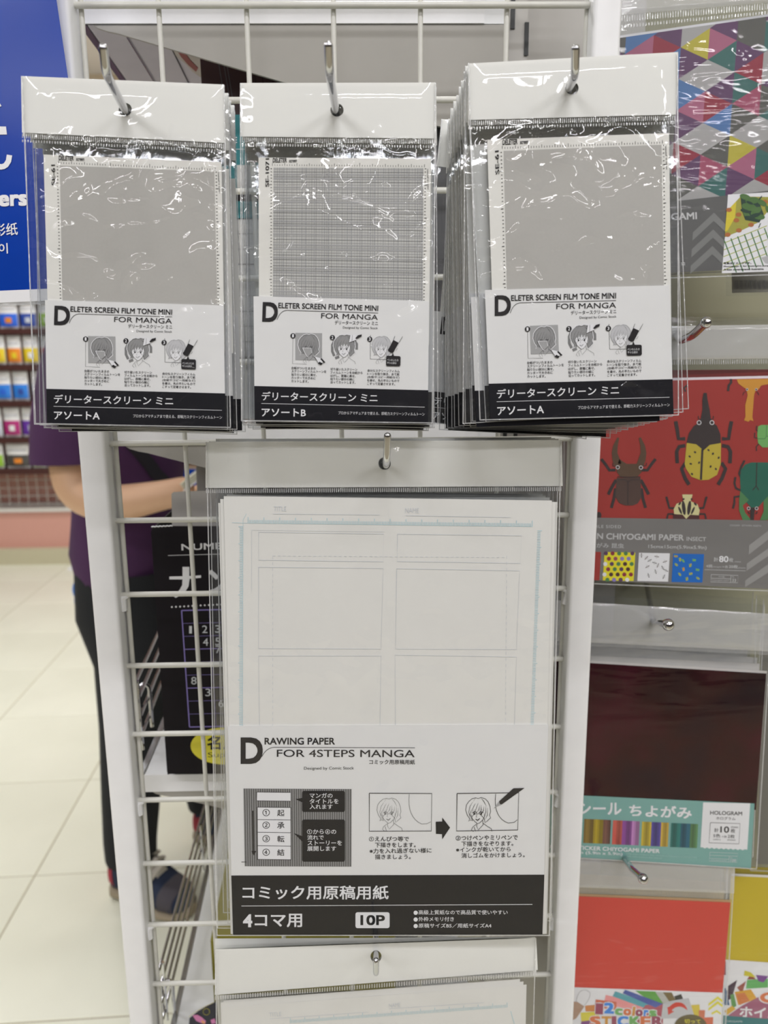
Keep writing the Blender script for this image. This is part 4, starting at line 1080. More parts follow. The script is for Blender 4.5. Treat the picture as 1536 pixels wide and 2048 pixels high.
# lower shelf: olive book box and dark patterned bag with pink motif
M_olive = mat('olive_cover', (112, 106, 18), .5, nscale=10, namt=.2)
pq = Plane(430, 1900, .775)
xo = pq.at(396, 1980).x
ol = thing('book_stack', 'olive green boxed booklet beside the chrome fence on the lowest shelf', 'booklet box', (xo + .1, .80, SHZ[3]))
part('olive_box', MB().add([Vector((xo + .012 + dx - (y - .80) * .055, y, z)) for dx in (0, .22) for y in (.80, 1.35) for z in (SHZ[3] + .0005, SHZ[3] + .09)], [(0, 1, 3, 2), (4, 6, 7, 5), (0, 4, 5, 1), (2, 3, 7, 6), (0, 2, 6, 4), (1, 5, 7, 3)]), M_olive, ol)
bg = thing('patterned_pouch', 'black pouch with pink motif and thin cord, front of the lowest shelf', 'pouch', (xo + .07, .76, SHZ[3]))
pz = Plane(420, 2020, .765)
f_ = part('pouch_front', slab(pz, [(379, 2036), (396, 2022), (420, 2008), (450, 1996), (560, 1990), (560, 2110), (372, 2110)], 0, .004), mat('black_pouch_cloth', (44, 44, 50), .5), bg)
ik = Ink(pz, None, .0005)
M_pk = mat('pink_motif_print', (196, 120, 160), .5); M_or = mat('orange_motif_print', (214, 150, 90), .5)
ik.poly(M_pk, [cQ(*p) for p in [(845, 1968), (890, 1962), (930, 1985), (968, 2020), (960, 2047), (930, 2040), (880, 2020)]])
ik.poly(M_or, [cQ(*p) for p in [(925, 2008), (962, 2030), (955, 2046), (930, 2035)]], 2)
ik.poly(M_pk, [cQ(*p) for p in [(1010, 2010), (1048, 1996), (1060, 2040), (1020, 2047)]])
ik.ring(M_yel, *cQ(972, 1935), 6.5, .6); ik.line(mat('cord_yellow', (190, 180, 120), .6), [cQ(*p) for p in [(810, 1985), (860, 1945), (925, 1905), (945, 1895), (1040, 1850)]], .9, 3)
ik.build(f_)

# ------------------------------------------------------------------ right: wall panel with origami packs
M_wallp = mat('olive_grey_wall_panel', (148, 146, 122), .5, namt=.03, nscale=5)
YO = .80
wp = part('wall_right_panel', MB().box(P(1100, 700, YO).x, 1.6, YO, YO + .02, 0, 2.3), M_wallp)
tag(wp, 'olive grey display wall panel behind the origami packs', kind='structure')

def origami_pack(lab, Y, sheet, label_q, bag, M_sheet_, M_label_, seed, seal, hole=None, tilt=0, ncopy=2, clab='', header_soft=True, stack_m=None):
    pl = Plane(*sheet[0], Y, tilt=tilt)
    t = thing('origami_pack', lab, 'paper pack', pl.at(*bil(bag, .5, 0)), 'origami packs')
    sh = part('paper_sheets', slab(pl, sheet, .0, .0030), M_sheet_, t)
    part('backing_board', slab(pl, [(x + 1.0, y - 5) if j < 2 else (x, y) for j, (x, y) in enumerate(sheet)], -.0031, .001), stack_m or M_wht, t)
    ic = part('insert_card', slab(pl, label_q, .0006, .0005), M_label_, t) if label_q else None
    part('clear_bag', film(pl, bag, .0010, 60, 90, .0006, seed, back=.005, fine=.4, puff=.0008), M_soft, t, smooth=True)
    part('welded_edge', weld(pl, bag, .0014, 2.0), M_edge, t)
    if seal:
        hq_ = [bag[0], bag[1], (seal[1][0], seal[1][1]), (seal[0][0], seal[0][1])]
        part('film_header', film(pl, hq_, .0022, 40, 14, .0012, seed + 1, back=-.002, ncr=6), M_head, t, smooth=True)
    if seal: part('ribbed_seal', ribs(pl, seal[0], seal[1], seal[2], seal[3], .0012, .45), M_seal, t)
    for i in range(ncopy):
        c = thing('origami_pack', clab + ', %s from the front' % ORD[i], 'paper pack', pl.at(*bil(bag, .5, 0)), clab[:60])
        part('paper_sheets', slab(pl, sheet, .0, .0030), stack_m or M_sheet_, c)
        part('clear_bag', film(pl, bag, .0010, 10, 16, .0006, seed + 3 + i, back=.003), M_soft, c, smooth=True)
        part('welded_edge', weld(pl, bag, .0012, 2.0), M_edge, c)
        c.location = Vector(t.location) + Vector(((.003 if i % 2 else -.002), .011 * (i + 1), .004 * (i + 1))); c.rotation_euler = (0, math.radians([-.7, .8, .4][i % 3]), 0)
    return t, sh, ic, pl
# A: triangles
qA = [(1238, 76), (1600, 24), (1604, 376), (1246, 418)]
PAL = dict(g=(158, 157, 156), y=(176, 166, 60), p=(88, 58, 92), b=(76, 112, 160), k=(158, 92, 118), r=(138, 46, 62), d=(84, 84, 80), t=(52, 98, 94), m=(150, 72, 96))
PM = {k_: mat('%s_triangle_print' % n_, PAL[k_], .55, k=.86) for k_, n_ in zip('gypbkrdtm', ('grey', 'yellow', 'purple', 'blue', 'pink', 'crimson', 'charcoal', 'teal', 'rose'))}
lA = [(1246, 414), (1604, 374), (1606, 532), (1246, 551)]
bA = [(1236, -60), (1610, -75), (1612, 548), (1244, 560)]
M_lab52 = mat('slate_grey_label', (84, 84, 83), .5)
tA, shA, icA, plA = origami_pack('origami pack with multicoloured triangle paper and bouquet photo, at the top right', .655, qA, lA, bA, PM['g'], M_lab52, 21, ((1243, 30), (1600, 0), 13, 70), ncopy=2, clab='origami pack hidden behind the triangle paper pack')
part('ribbed_seal', ribs(plA, (1243, 50), (1600, 16), 6, 60, .0012, .45), M_seal, tA)
cq = [(1238, 76), (1600, 24), (1604, 376), (1246, 418)]
ik = Ink(plA, cD, .0001, clipq=cq)
def V(c_, k_):
    y = 405 + 105 * (c_ - 1) + 270 * k_; return (690 + 237 * (c_ - 1) - .075 * (y - 400), y)
strips = {0: 'bpkrpgrbtdgr', 1: 'ggyypgbkprpg', 2: 'pggkktgpcbgd', 3: 'ddppcrtkdgyk', 4: 'tgdgpgkdgtkp', 5: 'gpgtdgkyrgbt', -1: 'gbgbgpgbdgrg'}
tab = {(1, -1): 'gy', (1, 0): 'pg', (1, 1): 'bk', (1, 2): 'pg', (1, 3): 'rp', (1, 4): 'dg',
       (2, -2): 'gp', (2, -1): 'kt', (2, 0): 'gp', (2, 1): 'rb', (2, 2): 'gd', (2, 3): 'mt', (2, 4): 'gg',
       (3, -2): 'dd', (3, -1): 'pr', (3, 0): 'tm', (3, 1): 'dg', (3, 2): 'yk', (3, 3): 'pg', (3, 4): 'gg',
       (4, -2): 'tg', (4, -1): 'gp', (4, 0): 'dt', (4, 1): 'gd', (4, 2): 'tr', (4, 3): 'gg', (0, -1): 'bp', (0, 0): 'rb', (0, -2): 'kk', (-1, 0): 'bk', (-1, -1): 'gb'}
for c_ in range(-2, 6):
    for k_ in range(-4, 7):
        cc = tab.get((c_, k_), 'pg' if (c_ + k_) % 2 else 'td')
        ik.poly(PM[cc[0]], [V(c_, k_), V(c_ + 1, k_), V(c_, k_ + 1)]); ik.poly(PM[cc[1]], [V(c_ + 1, k_), V(c_ + 1, k_ + 1), V(c_, k_ + 1)])
ik.build(shA)
ik = Ink(plA, cT, .0007)
M_chev = mat('pale_grey_chevron_print', (112, 113, 111), .5)
ik.text(mat('light_grey_lettering', (178, 178, 178), .5), 'ORIGAMI', -270, 490, 424, 458, 112, bold=.03); ik.text(M_chev, 'かみ', -90, 640, 46, 630, 90)
for dy in (0, 262, 522):
    o1 = -12 * (dy > 0) - 12 * (dy > 300)
    ik.poly(M_chev, [(690 + o1, 355 + dy), (885 + o1 - 8, 545 + dy), (870 + o1, 660 + dy), (684 + o1, 486 + dy), (350 + o1 * 1.4, 795 + dy), (358 + o1 * 1.4, 665 + dy)])
ik.line(M_chev, [(-110, 1068), (275, 1068), (268, 1198), (-110, 1198)], 5, 3, closed=True); ik.line(M_chev, [(150, 1070), (148, 1196)], 4, 3); ik.line(M_chev, [(-110, 1132), (148, 1132)], 4, 3)
ik.text(MT['light_grey_lettering'], '52', 172, 1180, 240, 1178, 46, bold=.02); ik.text(M_chev, 'No.', 168, 1110, 212, 1110, 24)
# bouquet photo
ik.poly(M_wht, [(908, 72), (2000, 10), (2000, 1260), (812, 1305), (880, 500)], 3)
M_yg = mat('yellow_green_paper_print', (150, 146, 60), .5); M_rs = mat('rust_dot_print', (160, 96, 50), .5); M_g5 = mat('leaf_green_print', (70, 104, 52), .5); M_dg = mat('dark_leaf_print', (30, 56, 44), .5)
ik.poly(M_yg, [(890, 330), (1110, 100), (1560, 110), (1600, 260), (1380, 510), (1150, 620), (858, 740)], 4)
ik.poly(mat('yellow_paper_print', (196, 180, 50), .5), [(890, 330), (1040, 175), (1020, 430), (900, 640), (862, 650)], 5)
for x, y in ((925, 312), (1040, 475), (1075, 385), (1080, 632), (905, 700), (1270, 545), (1490, 185)): ik.circ(M_rs, x, y, 46, 6, ry=34, n=12)
ik.poly(M_dg, [(1105, 110), (1380, 150), (1470, 380), (1400, 510), (1180, 470), (1130, 330)], 7)
for x, y, r_, a in ((1180, 110, 90, .3), (1290, 165, 110, -.1), (1240, 265, 120, .2), (1440, 200, 85, .5), (1350, 330, 100, -.6), (1200, 380, 80, .9), (1400, 420, 90, .1), (1530, 300, 60, 1.2)):
    ik.circ(M_g5, x, y, r_, 8, ry=r_ * .5, n=12, rot=a)
for x, y, r_, a in ((1180, 330, 80, .3), (1330, 400, 95, -.3), (1250, 200, 60, .4), (1240, 430, 70, .2)): ik.circ(M_dg, x, y, r_, 9, ry=r_ * .35, n=10, rot=a)
ik.poly(M_dg, [(1390, 140), (1442, 85), (1440, 115), (1400, 160)], 9); ik.line(M_dg, [(1420, 520), (1390, 590)], 12, 9)
Mgs = mat('green_stripe_print', (64, 110, 62), .5); Mys = mat('lime_stripe_print', (160, 168, 80), .5)
for i in range(7):
    x0, y0 = 850 + i * 105, 790 - i * 32; ik.line(Mgs, [(x0, y0), (x0 + 190, min(1290, y0 + 520))], 17, 5)
for i in range(5):
    y0 = 800 + i * 108; ik.line(Mys, [(850 - 6 * i, y0 + 30), (1520, y0 - 240)], 13, 4)
ik.poly(mat('grey_card_print', (168, 168, 170), .5), [(1430, 1060), (2000, 900), (2000, 1150), (1500, 1150)], 6)
ik.text(M_ink, '写真はイメージです。', 842, 1165, 1275, 1160, 34, bold=.03, lv=8)
ik.text(M_ink, 'Photograph is for illustrative purposes', 842, 1215, 1640, 1200, 28, bold=.03, lv=8); ik.text(M_ink, 'A foto e meramente ilustrativa', 842, 1262, 1470, 1250, 28, bold=.03, lv=8)
ik.build(icA)

# B: insects
qB = [(1150, 765), (1610, 755), (1606, 1046), (1150, 1038)]
lB = [(1140, 1034.5), (1610, 1042), (1610, 1182), (1140, 1158)]
bB = [(1140, 655), (1625, 648), (1615, 1186), (1130, 1166)]
M_red = mat('insect_paper_red', (148, 50, 45), .5, nscale=14, namt=.06)
M_lb = mat('warm_grey_label', (112, 110, 108), .5)
tB, shB, icB, plB = origami_pack('origami pack of red paper printed with beetles, below the triangle pack', .665, qB, lB, bB, M_red, M_lb, 31, ((1130, 722), (1620, 716), 10, 110), ncopy=2, clab='origami pack hidden behind the beetle paper pack')
K = mat('insect_black_print', (52, 44, 44), .55); Br = mat('insect_brown_print', (84, 64, 48), .55); Br2 = mat('insect_dark_brown_print', (74, 56, 50), .55)
Ye = mat('insect_yellow_print', (176, 158, 56), .55); Cr = mat('insect_cream_print', (196, 190, 140), .55); Gn = mat('insect_green_print', (72, 118, 74), .55); Tl = mat('insect_teal_print', (34, 92, 76), .55)
Mr = mat('insect_maroon_print', (72, 40, 40), .55); Og = mat('insect_orange_print', (190, 134, 50), .55); W2 = M_wht; Lg = mat('insect_light_green_print', (104, 160, 90), .55)
ik = Ink(plB, cL, .0001, clipq=[(1140, 764), (1600, 755), (1600, 1046), (1140, 1035)])
def sym(m, pts, cx_, lv=2, w=None, lean=0):
    for s_ in (1, -1):
        q = [(cx_ + s_ * x + lean * y, y) for x, y in pts]
        if w: ik.line(m, q, w, lv)
        else: ik.poly(m, q if s_ == 1 else q[::-1], lv)
def eye(x, y, r=16):
    ik.circ(W2, x, y, r, 8); ik.circ(K, x, y, r * .72, 9)
# stag beetle
cx_ = 396
sym(K, [(105, 490), (155, 492), (190, 440), (222, 400)], cx_, 3, 24); sym(K, [(100, 570), (140, 640), (165, 690)], cx_, 3, 26); sym(K, [(105, 640), (120, 730), (140, 800)], cx_, 3, 24)
ik.poly(Br2, [(300, 555), (495, 550), (500, 720), (470, 765), (430, 780), (370, 780), (320, 760), (290, 710)], 4)
ik.poly(Br, [(298, 440), (500, 440), (505, 505), (470, 545), (330, 545), (300, 505)], 5)
sym(Br, [(-10 + 20, 452), (62, 440), (95, 350), (92, 290), (80, 230), (95, 222), (130, 290), (142, 350), (135, 410), (118, 460)], cx_ + 5, 4)
ik.poly(Br, [(370, 455), (310, 440), (320, 400), (350, 420), (400, 452)], 4); 
ik.line(K, [(305, 545), (400, 550), (495, 545)], 6, 6); ik.line(K, [(310, 570), (370, 570), (392, 590), (390, 775)], 6, 6); ik.line(K, [(392, 590), (420, 570), (490, 568)], 6, 6)
ik.line(K, [(290, 460), (268, 455), (270, 432)], 7, 6); ik.line(K, [(515, 458), (540, 455), (545, 432)], 7, 6)
eye(308, 468); eye(498, 470)
# hercules beetle
for sx in (1, -1):
    Ls = [[(1010 + sx * 150, 235), (1010 + sx * 205, 235), (1010 + sx * 215, 160), (1010 + sx * 228, 92)], [(1010 + sx * 150, 290), (1010 + sx * 200, 300), (1010 + sx * 220, 340), (1010 + sx * 215, 435)],
          [(1010 + sx * 145, 430), (1010 + sx * 180, 480), (1010 + sx * 150, 560), (1010 + sx * 118, 610)]]
    for q in Ls: ik.line(K, q, 30, 3)
ik.poly(Ye, [(872, 268), (950, 275), (1000, 320), (1050, 275), (1152, 268), (1150, 440), (1120, 530), (1050, 570), (985, 574), (910, 545), (866, 480), (855, 440)], 4)
ik.poly(K, [(1000, -90), (1010, -140), (1036, -140), (1042, -90), (1060, 0), (1072, 90), (1120, 130), (1148, 200), (1150, 270), (1060, 285), (1010, 330), (950, 280), (870, 268), (890, 190), (930, 130), (980, 100), (1000, 0)], 5)
ik.line(K, [(1000, 320), (988, 570)], 18, 5)
for x, y in ((940, 345), (896, 380), (905, 440), (973, 430), (915, 523), (1050, 328), (1086, 357), (1133, 390), (1067, 462), (1110, 482)): ik.circ(K, x, y, 11, 6, ry=8, n=9, rot=x)
eye(973, 103, 19); eye(1078, 103, 19)
ik.line(K, [(985, 80), (968, 70), (968, 48)], 7, 6); ik.line(K, [(1070, 80), (1090, 70), (1090, 48)], 7, 6)
# cream beetle
sym(K, [(85, 805), (140, 800), (150, 760), (165, 708)], 870, 3, 18); sym(K, [(105, 850), (150, 850), (160, 890)], 870, 3, 16)
ik.poly(Mr, [(760, 850), (975, 850), (975, 920), (760, 920)], 3)
ik.poly(Cr, [(845, 745), (835, 690), (920, 690), (905, 745), (960, 770), (978, 820), (970, 860), (900, 855), (868, 890), (838, 855), (770, 850), (765, 810), (790, 765)], 4)
for x, y, r_, ry_, a in ((848, 800, 60, 15, 1.45), (892, 800, 60, 15, 1.7), (818, 820, 34, 9, 1.15), (922, 822, 34, 9, 2.0), (815, 765, 16, 8, 2.2), (942, 768, 16, 8, .9), (846, 728, 9, 8, 0), (912, 728, 9, 8, 0)): ik.circ(K, x, y, r_, 6, ry=ry_, n=12, rot=a)
# orange giraffe stag (upper right)
ik.poly(Og, [(1350, -40), (1370, -120), (1360, -170), (1330, -190), (1295, -215), (1280, -250), (1560, -255), (1560, -215), (1480, -200), (1460, -170), (1430, -150), (1422, -120), (1415, -30), (1408, 60), (1418, 90), (1390, 82), (1376, 96), (1340, 84), (1352, 55)], 3)
for x in (1365, 1440): ik.circ(W2, x, -168, 10, 8); ik.circ(K, x, -168, 7, 9)
ik.line(K, [(1330, -120), (1338, -142), (1355, -150)], 5, 6); ik.line(K, [(1462, -120), (1455, -142), (1442, -150)], 5, 6)
ik.line(K, [(1210, -155), (1215, -200), (1235, -225), (1230, -290)], 20, 3)
# legs of another
ik.line(K, [(862, -150), (850, -180), (880, -205)], 14, 2)
# small green beetle
ik.poly(Lg, [(1455, 135), (1480, 122), (1600, 122), (1600, 305), (1490, 305), (1455, 270), (1448, 200)], 4); ik.line(Gn, [(1450, 235), (1510, 235), (1522, 215), (1600, 215)], 6, 5); ik.line(Gn, [(1524, 122), (1522, 215)], 5, 5)
for q in ([(1455, 180), (1440, 160), (1445, 128)], [(1448, 230), (1425, 225), (1428, 185)], [(1460, 280), (1440, 300), (1443, 335)]): ik.line(K, q, 9, 3)
# big green beetle
for q in ([(1320, 560), (1300, 520), (1320, 460), (1345, 412)], [(1320, 660), (1275, 640), (1262, 600), (1270, 548)], [(1310, 705), (1262, 710), (1262, 760), (1250, 805)]): ik.line(K, q, 18, 3)
ik.poly(Tl, [(1308, 560), (1315, 490), (1350, 445), (1400, 428), (1600, 428), (1600, 690), (1520, 720), (1460, 790), (1400, 800), (1330, 720), (1312, 650)], 4)
ik.poly(Gn, [(1310, 660), (1380, 735), (1330, 780), (1350, 840), (1400, 900), (1330, 900), (1300, 820), (1300, 740)], 5); ik.poly(Gn, [(1600, 640), (1500, 740), (1500, 830), (1470, 900), (1530, 900), (1600, 800)], 5)
ik.line(K, [(1445, 430), (1440, 620), (1410, 655)], 8, 6); ik.line(K, [(1440, 620), (1460, 655)], 7, 6)
ik.poly(K, [(1392, 800), (1430, 800), (1420, 900), (1390, 900)], 6); eye(1378, 804, 14); eye(1443, 804, 14)
ik.line(K, [(1372, 830), (1385, 850)], 10, 6); ik.line(K, [(1450, 830), (1436, 850)], 10, 6)
ik.circ(K, 420, 108, 55, 3, ry=26); ik.circ(K, 155, 860, 20, 3, ry=28)
ik.build(shB)
ik = Ink(plB, cL, .0007)
Lg2 = MT['light_grey_lettering']
ik.text(Lg2, 'DOUBLE SIDED', 20, 962, 335, 966, 25, space=1.2, bold=.01)
ik.text(Lg2, 'N CHIYOGAMI PAPER', 138, 1055, 848, 1068, 50, bold=.03); ik.text(Lg2, 'INSECT', 870, 1069, 1030, 1072, 33, bold=.02)
ik.text(Lg2, 'がみ 昆虫', 134, 1126, 358, 1130, 40, bold=.01); ik.text(Lg2, '15cmx15cm(5.9inx5.9in)', 558, 1136, 1034, 1146, 36, bold=.015)
ik.text(Lg2, 'ORIGAMI · ESTAMPA INSETO', 1224, 949, 1480, 954, 14)
for (x, y, m_) in ((200, 1160, mat('swatch_yellow_print', (210, 200, 40), .5)), (482, 1166, M_wht), (762, 1173, mat('swatch_blue_print', (20, 96, 176), .5)), (-80, 1155, M_red)):
    w_, h_ = 252, 232
    ik.poly(m_, [(x, y), (x + w_, y + 5), (x + w_ - 14, y + h_ + 5), (x - 14, y + h_)], 3)
    rnd = random.Random(int(x))
    if m_.name.startswith('swatch_yellow'):
        for r in range(6):
            for c_ in range(5):
                xx = x + 12 + c_ * 54 + (27 if r % 2 else 0) - r * 3; yy = y + 12 + r * 43
                if xx < x + w_ - 18 and yy < y + h_ - 4: ik.circ(rnd.choice([PM['p'], PM['r'], M_wht, Mr, PM['m'], Gn, M_pur]), xx, yy, 17, 4, n=10)
    elif m_ is M_wht:
        for i in range(13):
            xx, yy = x + 20 + (i * 67) % 210, y + 22 + (i * 41) % 195; a = rnd.random() * 3
            ik.line(rnd.choice([K, Mr]), [(xx - 18 * math.cos(a), yy - 18 * math.sin(a)), (xx + 18 * math.cos(a), yy + 18 * math.sin(a))], 6, 4); ik.line(Lg2, [(xx - 14 * math.sin(a), yy + 14 * math.cos(a)), (xx + 14 * math.sin(a), yy - 14 * math.cos(a))], 6, 4)
    elif x > 700:
        for i in range(12):
            xx, yy = x + 22 + (i * 59) % 205, y + 22 + (i * 37) % 190
            ik.circ(rnd.choice([Ye, Lg, Og]), xx, yy, 17, 4, ry=9, n=8, rot=i); ik.line(Lg, [(xx - 15, yy - 12), (xx + 12, yy + 10)], 6, 4)
ik.text(Lg2, '計', 1092, 1238, 1130, 1240, 36, bold=.02); ik.text(M_wht, '80', 1136, 1242, 1212, 1244, 50, bold=.025); ik.text(Lg2, '枚', 1216, 1242, 1252, 1244, 36, bold=.02); ik.text(Lg2, 'sheets', 1262, 1244, 1314, 1246, 14)
ik.text(Lg2, '4柄', 1030, 1288, 1080, 1290, 28, bold=.02); ik.text(Lg2, 'designs', 1084, 1288, 1156, 1291, 15); ik.text(Lg2, '×各', 1162, 1291, 1212, 1293, 22, bold=.01); ik.text(Lg2, '20枚', 1216, 1293, 1290, 1296, 30, bold=.02); ik.text(Lg2, 'sheets', 1292, 1295, 1352, 1297, 14)
ik.line(Lg2, [(1020, 1304), (1352, 1314)], 4)
ik.line(Lg2, [(1072, 1344), (1292, 1352), (1288, 1412), (1068, 1404)], 4, closed=True); ik.line(Lg2, [(1234, 1350), (1230, 1410)], 4); ik.line(Lg2, [(1070, 1374), (1232, 1380)], 4)
ik.text(Lg2, '千代紙', 1130, 1370, 1182, 1372, 16); ik.text(Lg2, 'Chiyogami paper', 1078, 1398, 1220, 1402, 15); ik.text(Lg2, 'No.', 1242, 1368, 1262, 1369, 12); ik.text(Lg2, '33', 1242, 1403, 1274, 1405, 25, bold=.02)
Mch2 = mat('light_chevron_print', (140, 139, 137), .5)
for q in ([(1378, 1182), (1380, 1105), (1600, 940), (1600, 1010)], [(1360, 1315), (1362, 1255), (1600, 1085), (1600, 1150)], [(1348, 1448), (1350, 1392), (1600, 1215), (1600, 1290)]): ik.poly(Mch2, q, 2)
ik.build(icB)

# C: hologram
qC = [(1110, 1322), (1533, 1347), (1512, 1620), (1105, 1600)]
lC = [(1100, 1588), (1509, 1607), (1502, 1737), (1100, 1711)]
bC = [(1100, 1200), (1545, 1228), (1514, 1739), (1095, 1713)]
M_holo = bpy.data.materials.new('dark_crimson_hologram_foil'); M_holo.use_nodes = True
nt = M_holo.node_tree; b = nt.nodes['Principled BSDF']; b.inputs['Metallic'].default_value = .75; b.inputs['Roughness'].default_value = .16
tc = nt.nodes.new('ShaderNodeTexCoord'); no = nt.nodes.new('ShaderNodeTexNoise'); no.inputs['Scale'].default_value = 14; no.inputs['Detail'].default_value = 2
cr = nt.nodes.new('ShaderNodeValToRGB'); cr.color_ramp.elements[0].color = (.016, .0, .012, 1); cr.color_ramp.elements[1].color = (.09, .002, .02, 1); e = cr.color_ramp.elements.new(.5); e.color = (.045, .001, .005, 1)
cr.color_ramp.elements[0].position = .3; cr.color_ramp.elements[2].position = .7
nt.links.new(tc.outputs['Object'], no.inputs[0]); nt.links.new(no.outputs[0], cr.inputs[0]); nt.links.new(cr.outputs[0], b.inputs['Base Color'])
ck = nt.nodes.new('ShaderNodeTexChecker'); ck.inputs['Scale'].default_value = 500; nt.links.new(tc.outputs['Object'], ck.inputs[0])
bp = nt.nodes.new('ShaderNodeBump'); bp.inputs['Strength'].default_value = .06; bp.inputs['Distance'].default_value = .0003; nt.links.new(ck.outputs['Fac'], bp.inputs['Height']); nt.links.new(bp.outputs[0], b.inputs['Normal'])
M_mint = mat('mint_green_label', (112, 156, 150), .5)
tC, shC, icC, plC = origami_pack('origami pack of dark crimson hologram sheets with a mint green label', .668, qC, lC, bC, M_holo, M_mint, 41, ((1100, 1281), (1540, 1303), 7, 150), ncopy=3, clab='clear-bagged pack hidden behind the crimson hologram pack', stack_m=mat('pale_board_edge', (200, 196, 190), .6))
ik = Ink(plC, cV, .0007)
ik.text(M_wht, 'シール', -150, 176, 236, 176, 110, bold=.03); ik.text(M_wht, 'ちよがみ', 300, 188, 858, 212, 108, bold=.03)
ik.poly(M_wht, [(960, 66), (1378, 74), (1352, 486)] + [(1352 - (i + 1) * 21.0, 486 + (6 if i % 2 else -4) - i * 1.0) for i in range(19)] + [(936, 465)], 2)
ik.text(M_ink, 'HOLOGRAM', 1022, 174, 1306, 182, 34, bold=.02); ik.text(M_ink, 'ホログラム', 1076, 220, 1246, 224, 28, bold=.01)
ik.line(M_ink, [(1024, 245), (1288, 254), (1278, 434), (1012, 424)], 4, 4, closed=True)
ik.text(M_ink, '計', 1058, 330, 1096, 332, 38, bold=.01, lv=4); ik.text(M_ink, '10', 1112, 334, 1190, 336, 56, bold=.02, lv=4); ik.text(M_ink, '枚', 1204, 336, 1244, 338, 38, bold=.01, lv=4); ik.text(M_ink, 'sheets', 1206, 292, 1270, 294, 18, lv=4)
ik.text(M_ink, '5色', 1050, 376, 1112, 378, 32, bold=.01, lv=4); ik.text(M_ink, '×各', 1124, 378, 1172, 380, 20, lv=4); ik.text(M_ink, '2枚', 1178, 382, 1240, 386, 34, bold=.01, lv=4)
ik.text(M_ink, 'colors', 1048, 400, 1114, 402, 15, lv=4); ik.text(M_ink, 'sheets', 1174, 404, 1246, 406, 15, lv=4)
HC = {0: [(120, 96, 40), (150, 130, 30), (104, 70, 60)], 1: [(176, 80, 70), (120, 60, 130), (160, 110, 160)], 2: [(170, 150, 50), (70, 60, 130), (180, 150, 60)], 3: [(30, 100, 96), (30, 84, 104), (80, 120, 80)]}
for i, x in enumerate((-95, 160, 418, 678)):
    w_, h_ = 238, 214; y = 212 + i * 12
    n_ = 14
    for j in range(n_):
        u = j / n_; cc = HC[i][min(2, int(u * 3))]; f = .95 + .16 * math.sin(j * 1.3 + i)
        m_ = mat('hologram_swatch_%d_%d_print' % (i, j), tuple(max(8, min(230, int(v_ * f))) for v_ in cc), .3)
        m_ = m_
        ik.poly(m_, [(x + w_ * u, y + 10 * u), (x + w_ * (u + 1 / n_), y + 10 * (u + 1 / n_)), (x - 10 + w_ * (u + 1 / n_), y + h_ + 10 * u), (x - 10 + w_ * u, y + h_ + 10 * u)], 2)
ik.text(M_wht, 'HOLOGRAM STICKER CHIYOGAMI PAPER', -520, 470, 574, 516, 36, bold=.025); ik.text(M_wht, '15cm x 15cm (5.9in x 5.9in)', -420, 520, 244, 544, 34, bold=.015)
for i in range(2): ik.text(mat('pale_mint_lettering', (150, 186, 182), .5), 'PAPEL PARA DOBRADURAS ORIGAMI AUTOADESIVO COM GLITTER'[: 54 - i * 26], 276, 530 + i * 20, 904 - i * 310, 562 + i * 8, 14)
ik.line(M_fnt, [(1020, 508), (1266, 518), (1260, 598), (1014, 586)], 3, closed=True); ik.line(M_fnt, [(1018, 534), (1264, 544)], 3); ik.line(M_fnt, [(1192, 542), (1188, 594)], 3); ik.line(M_fnt, [(1016, 562), (1190, 570)], 3)
ik.text(M_fnt, '100', 1202, 590, 1252, 592, 22, bold=.02); ik.text(M_fnt, 'Chiyogami paper', 1030, 582, 1176, 588, 12); ik.text(M_fnt, 'No.', 1200, 562, 1222, 563, 11)
ik.build(icC)

# D: red sticker paper
qD = [(1120, 1791), (1461, 1805), (1445, 1986), (1110, 1974)]
lD = [(1108, 1973), (1445, 1985.5), (1440, 2120), (1100, 2110)]
bD = [(1110, 1715), (1470, 1732), (1448, 2125), (1095, 2115)]
M_redp = mat('plain_red_paper', (190, 60, 50), .45, nscale=20, namt=.03)
tD, shD, icD, plD = origami_pack('pack of plain red sticker paper with a colourful twelve colours label, bottom right', .672, qD, lD, bD, M_redp, M_wht, 51, ((1120, 1773), (1468, 1787), 12, 110), ncopy=2, clab='sticker paper pack hidden behind the plain red one', stack_m=mat('cream_paper_edge', (196, 176, 130), .6))
ik = Ink(plD, cU, .0007)
fan = [((80, 205), (230, 190), (230, 250), (85, 250), (190, 120, 60)), ((45, 260), (190, 250), (195, 330), (50, 335), (200, 190, 60)), ((165, 155), (330, 175), (330, 240), (160, 215), (190, 100, 74)),
       ((245, 118), (540, 190), (560, 260), (230, 190), (214, 140, 140)), ((320, 90), (640, 200), (600, 240), (300, 130), (84, 150, 160)), ((400, 78), (700, 190), (640, 220), (380, 105), (70, 84, 150)),
       ((480, 85), (640, 92), (720, 190), (640, 200), (90, 150, 70)), ((640, 95), (730, 100), (760, 170), (700, 185), (170, 170, 165)), ((700, 98), (770, 100), (800, 160), (750, 170), (110, 94, 60)),
       ((790, 130), (845, 112), (860, 150), (800, 160), (52, 50, 46)), ((925, 200), (990, 195), (1000, 290), (930, 290), (196, 176, 60)), ((985, 240), (1035, 240), (1030, 320), (985, 310), (190, 110, 80)), ((1000, 300), (1100, 295), (1095, 420), (990, 420), (196, 100, 70)),
       ((560, 200), (700, 185), (700, 420), (400, 420), (160, 76, 90)), ((50, 330), (130, 320), (130, 420), (40, 420), (120, 60, 120))]
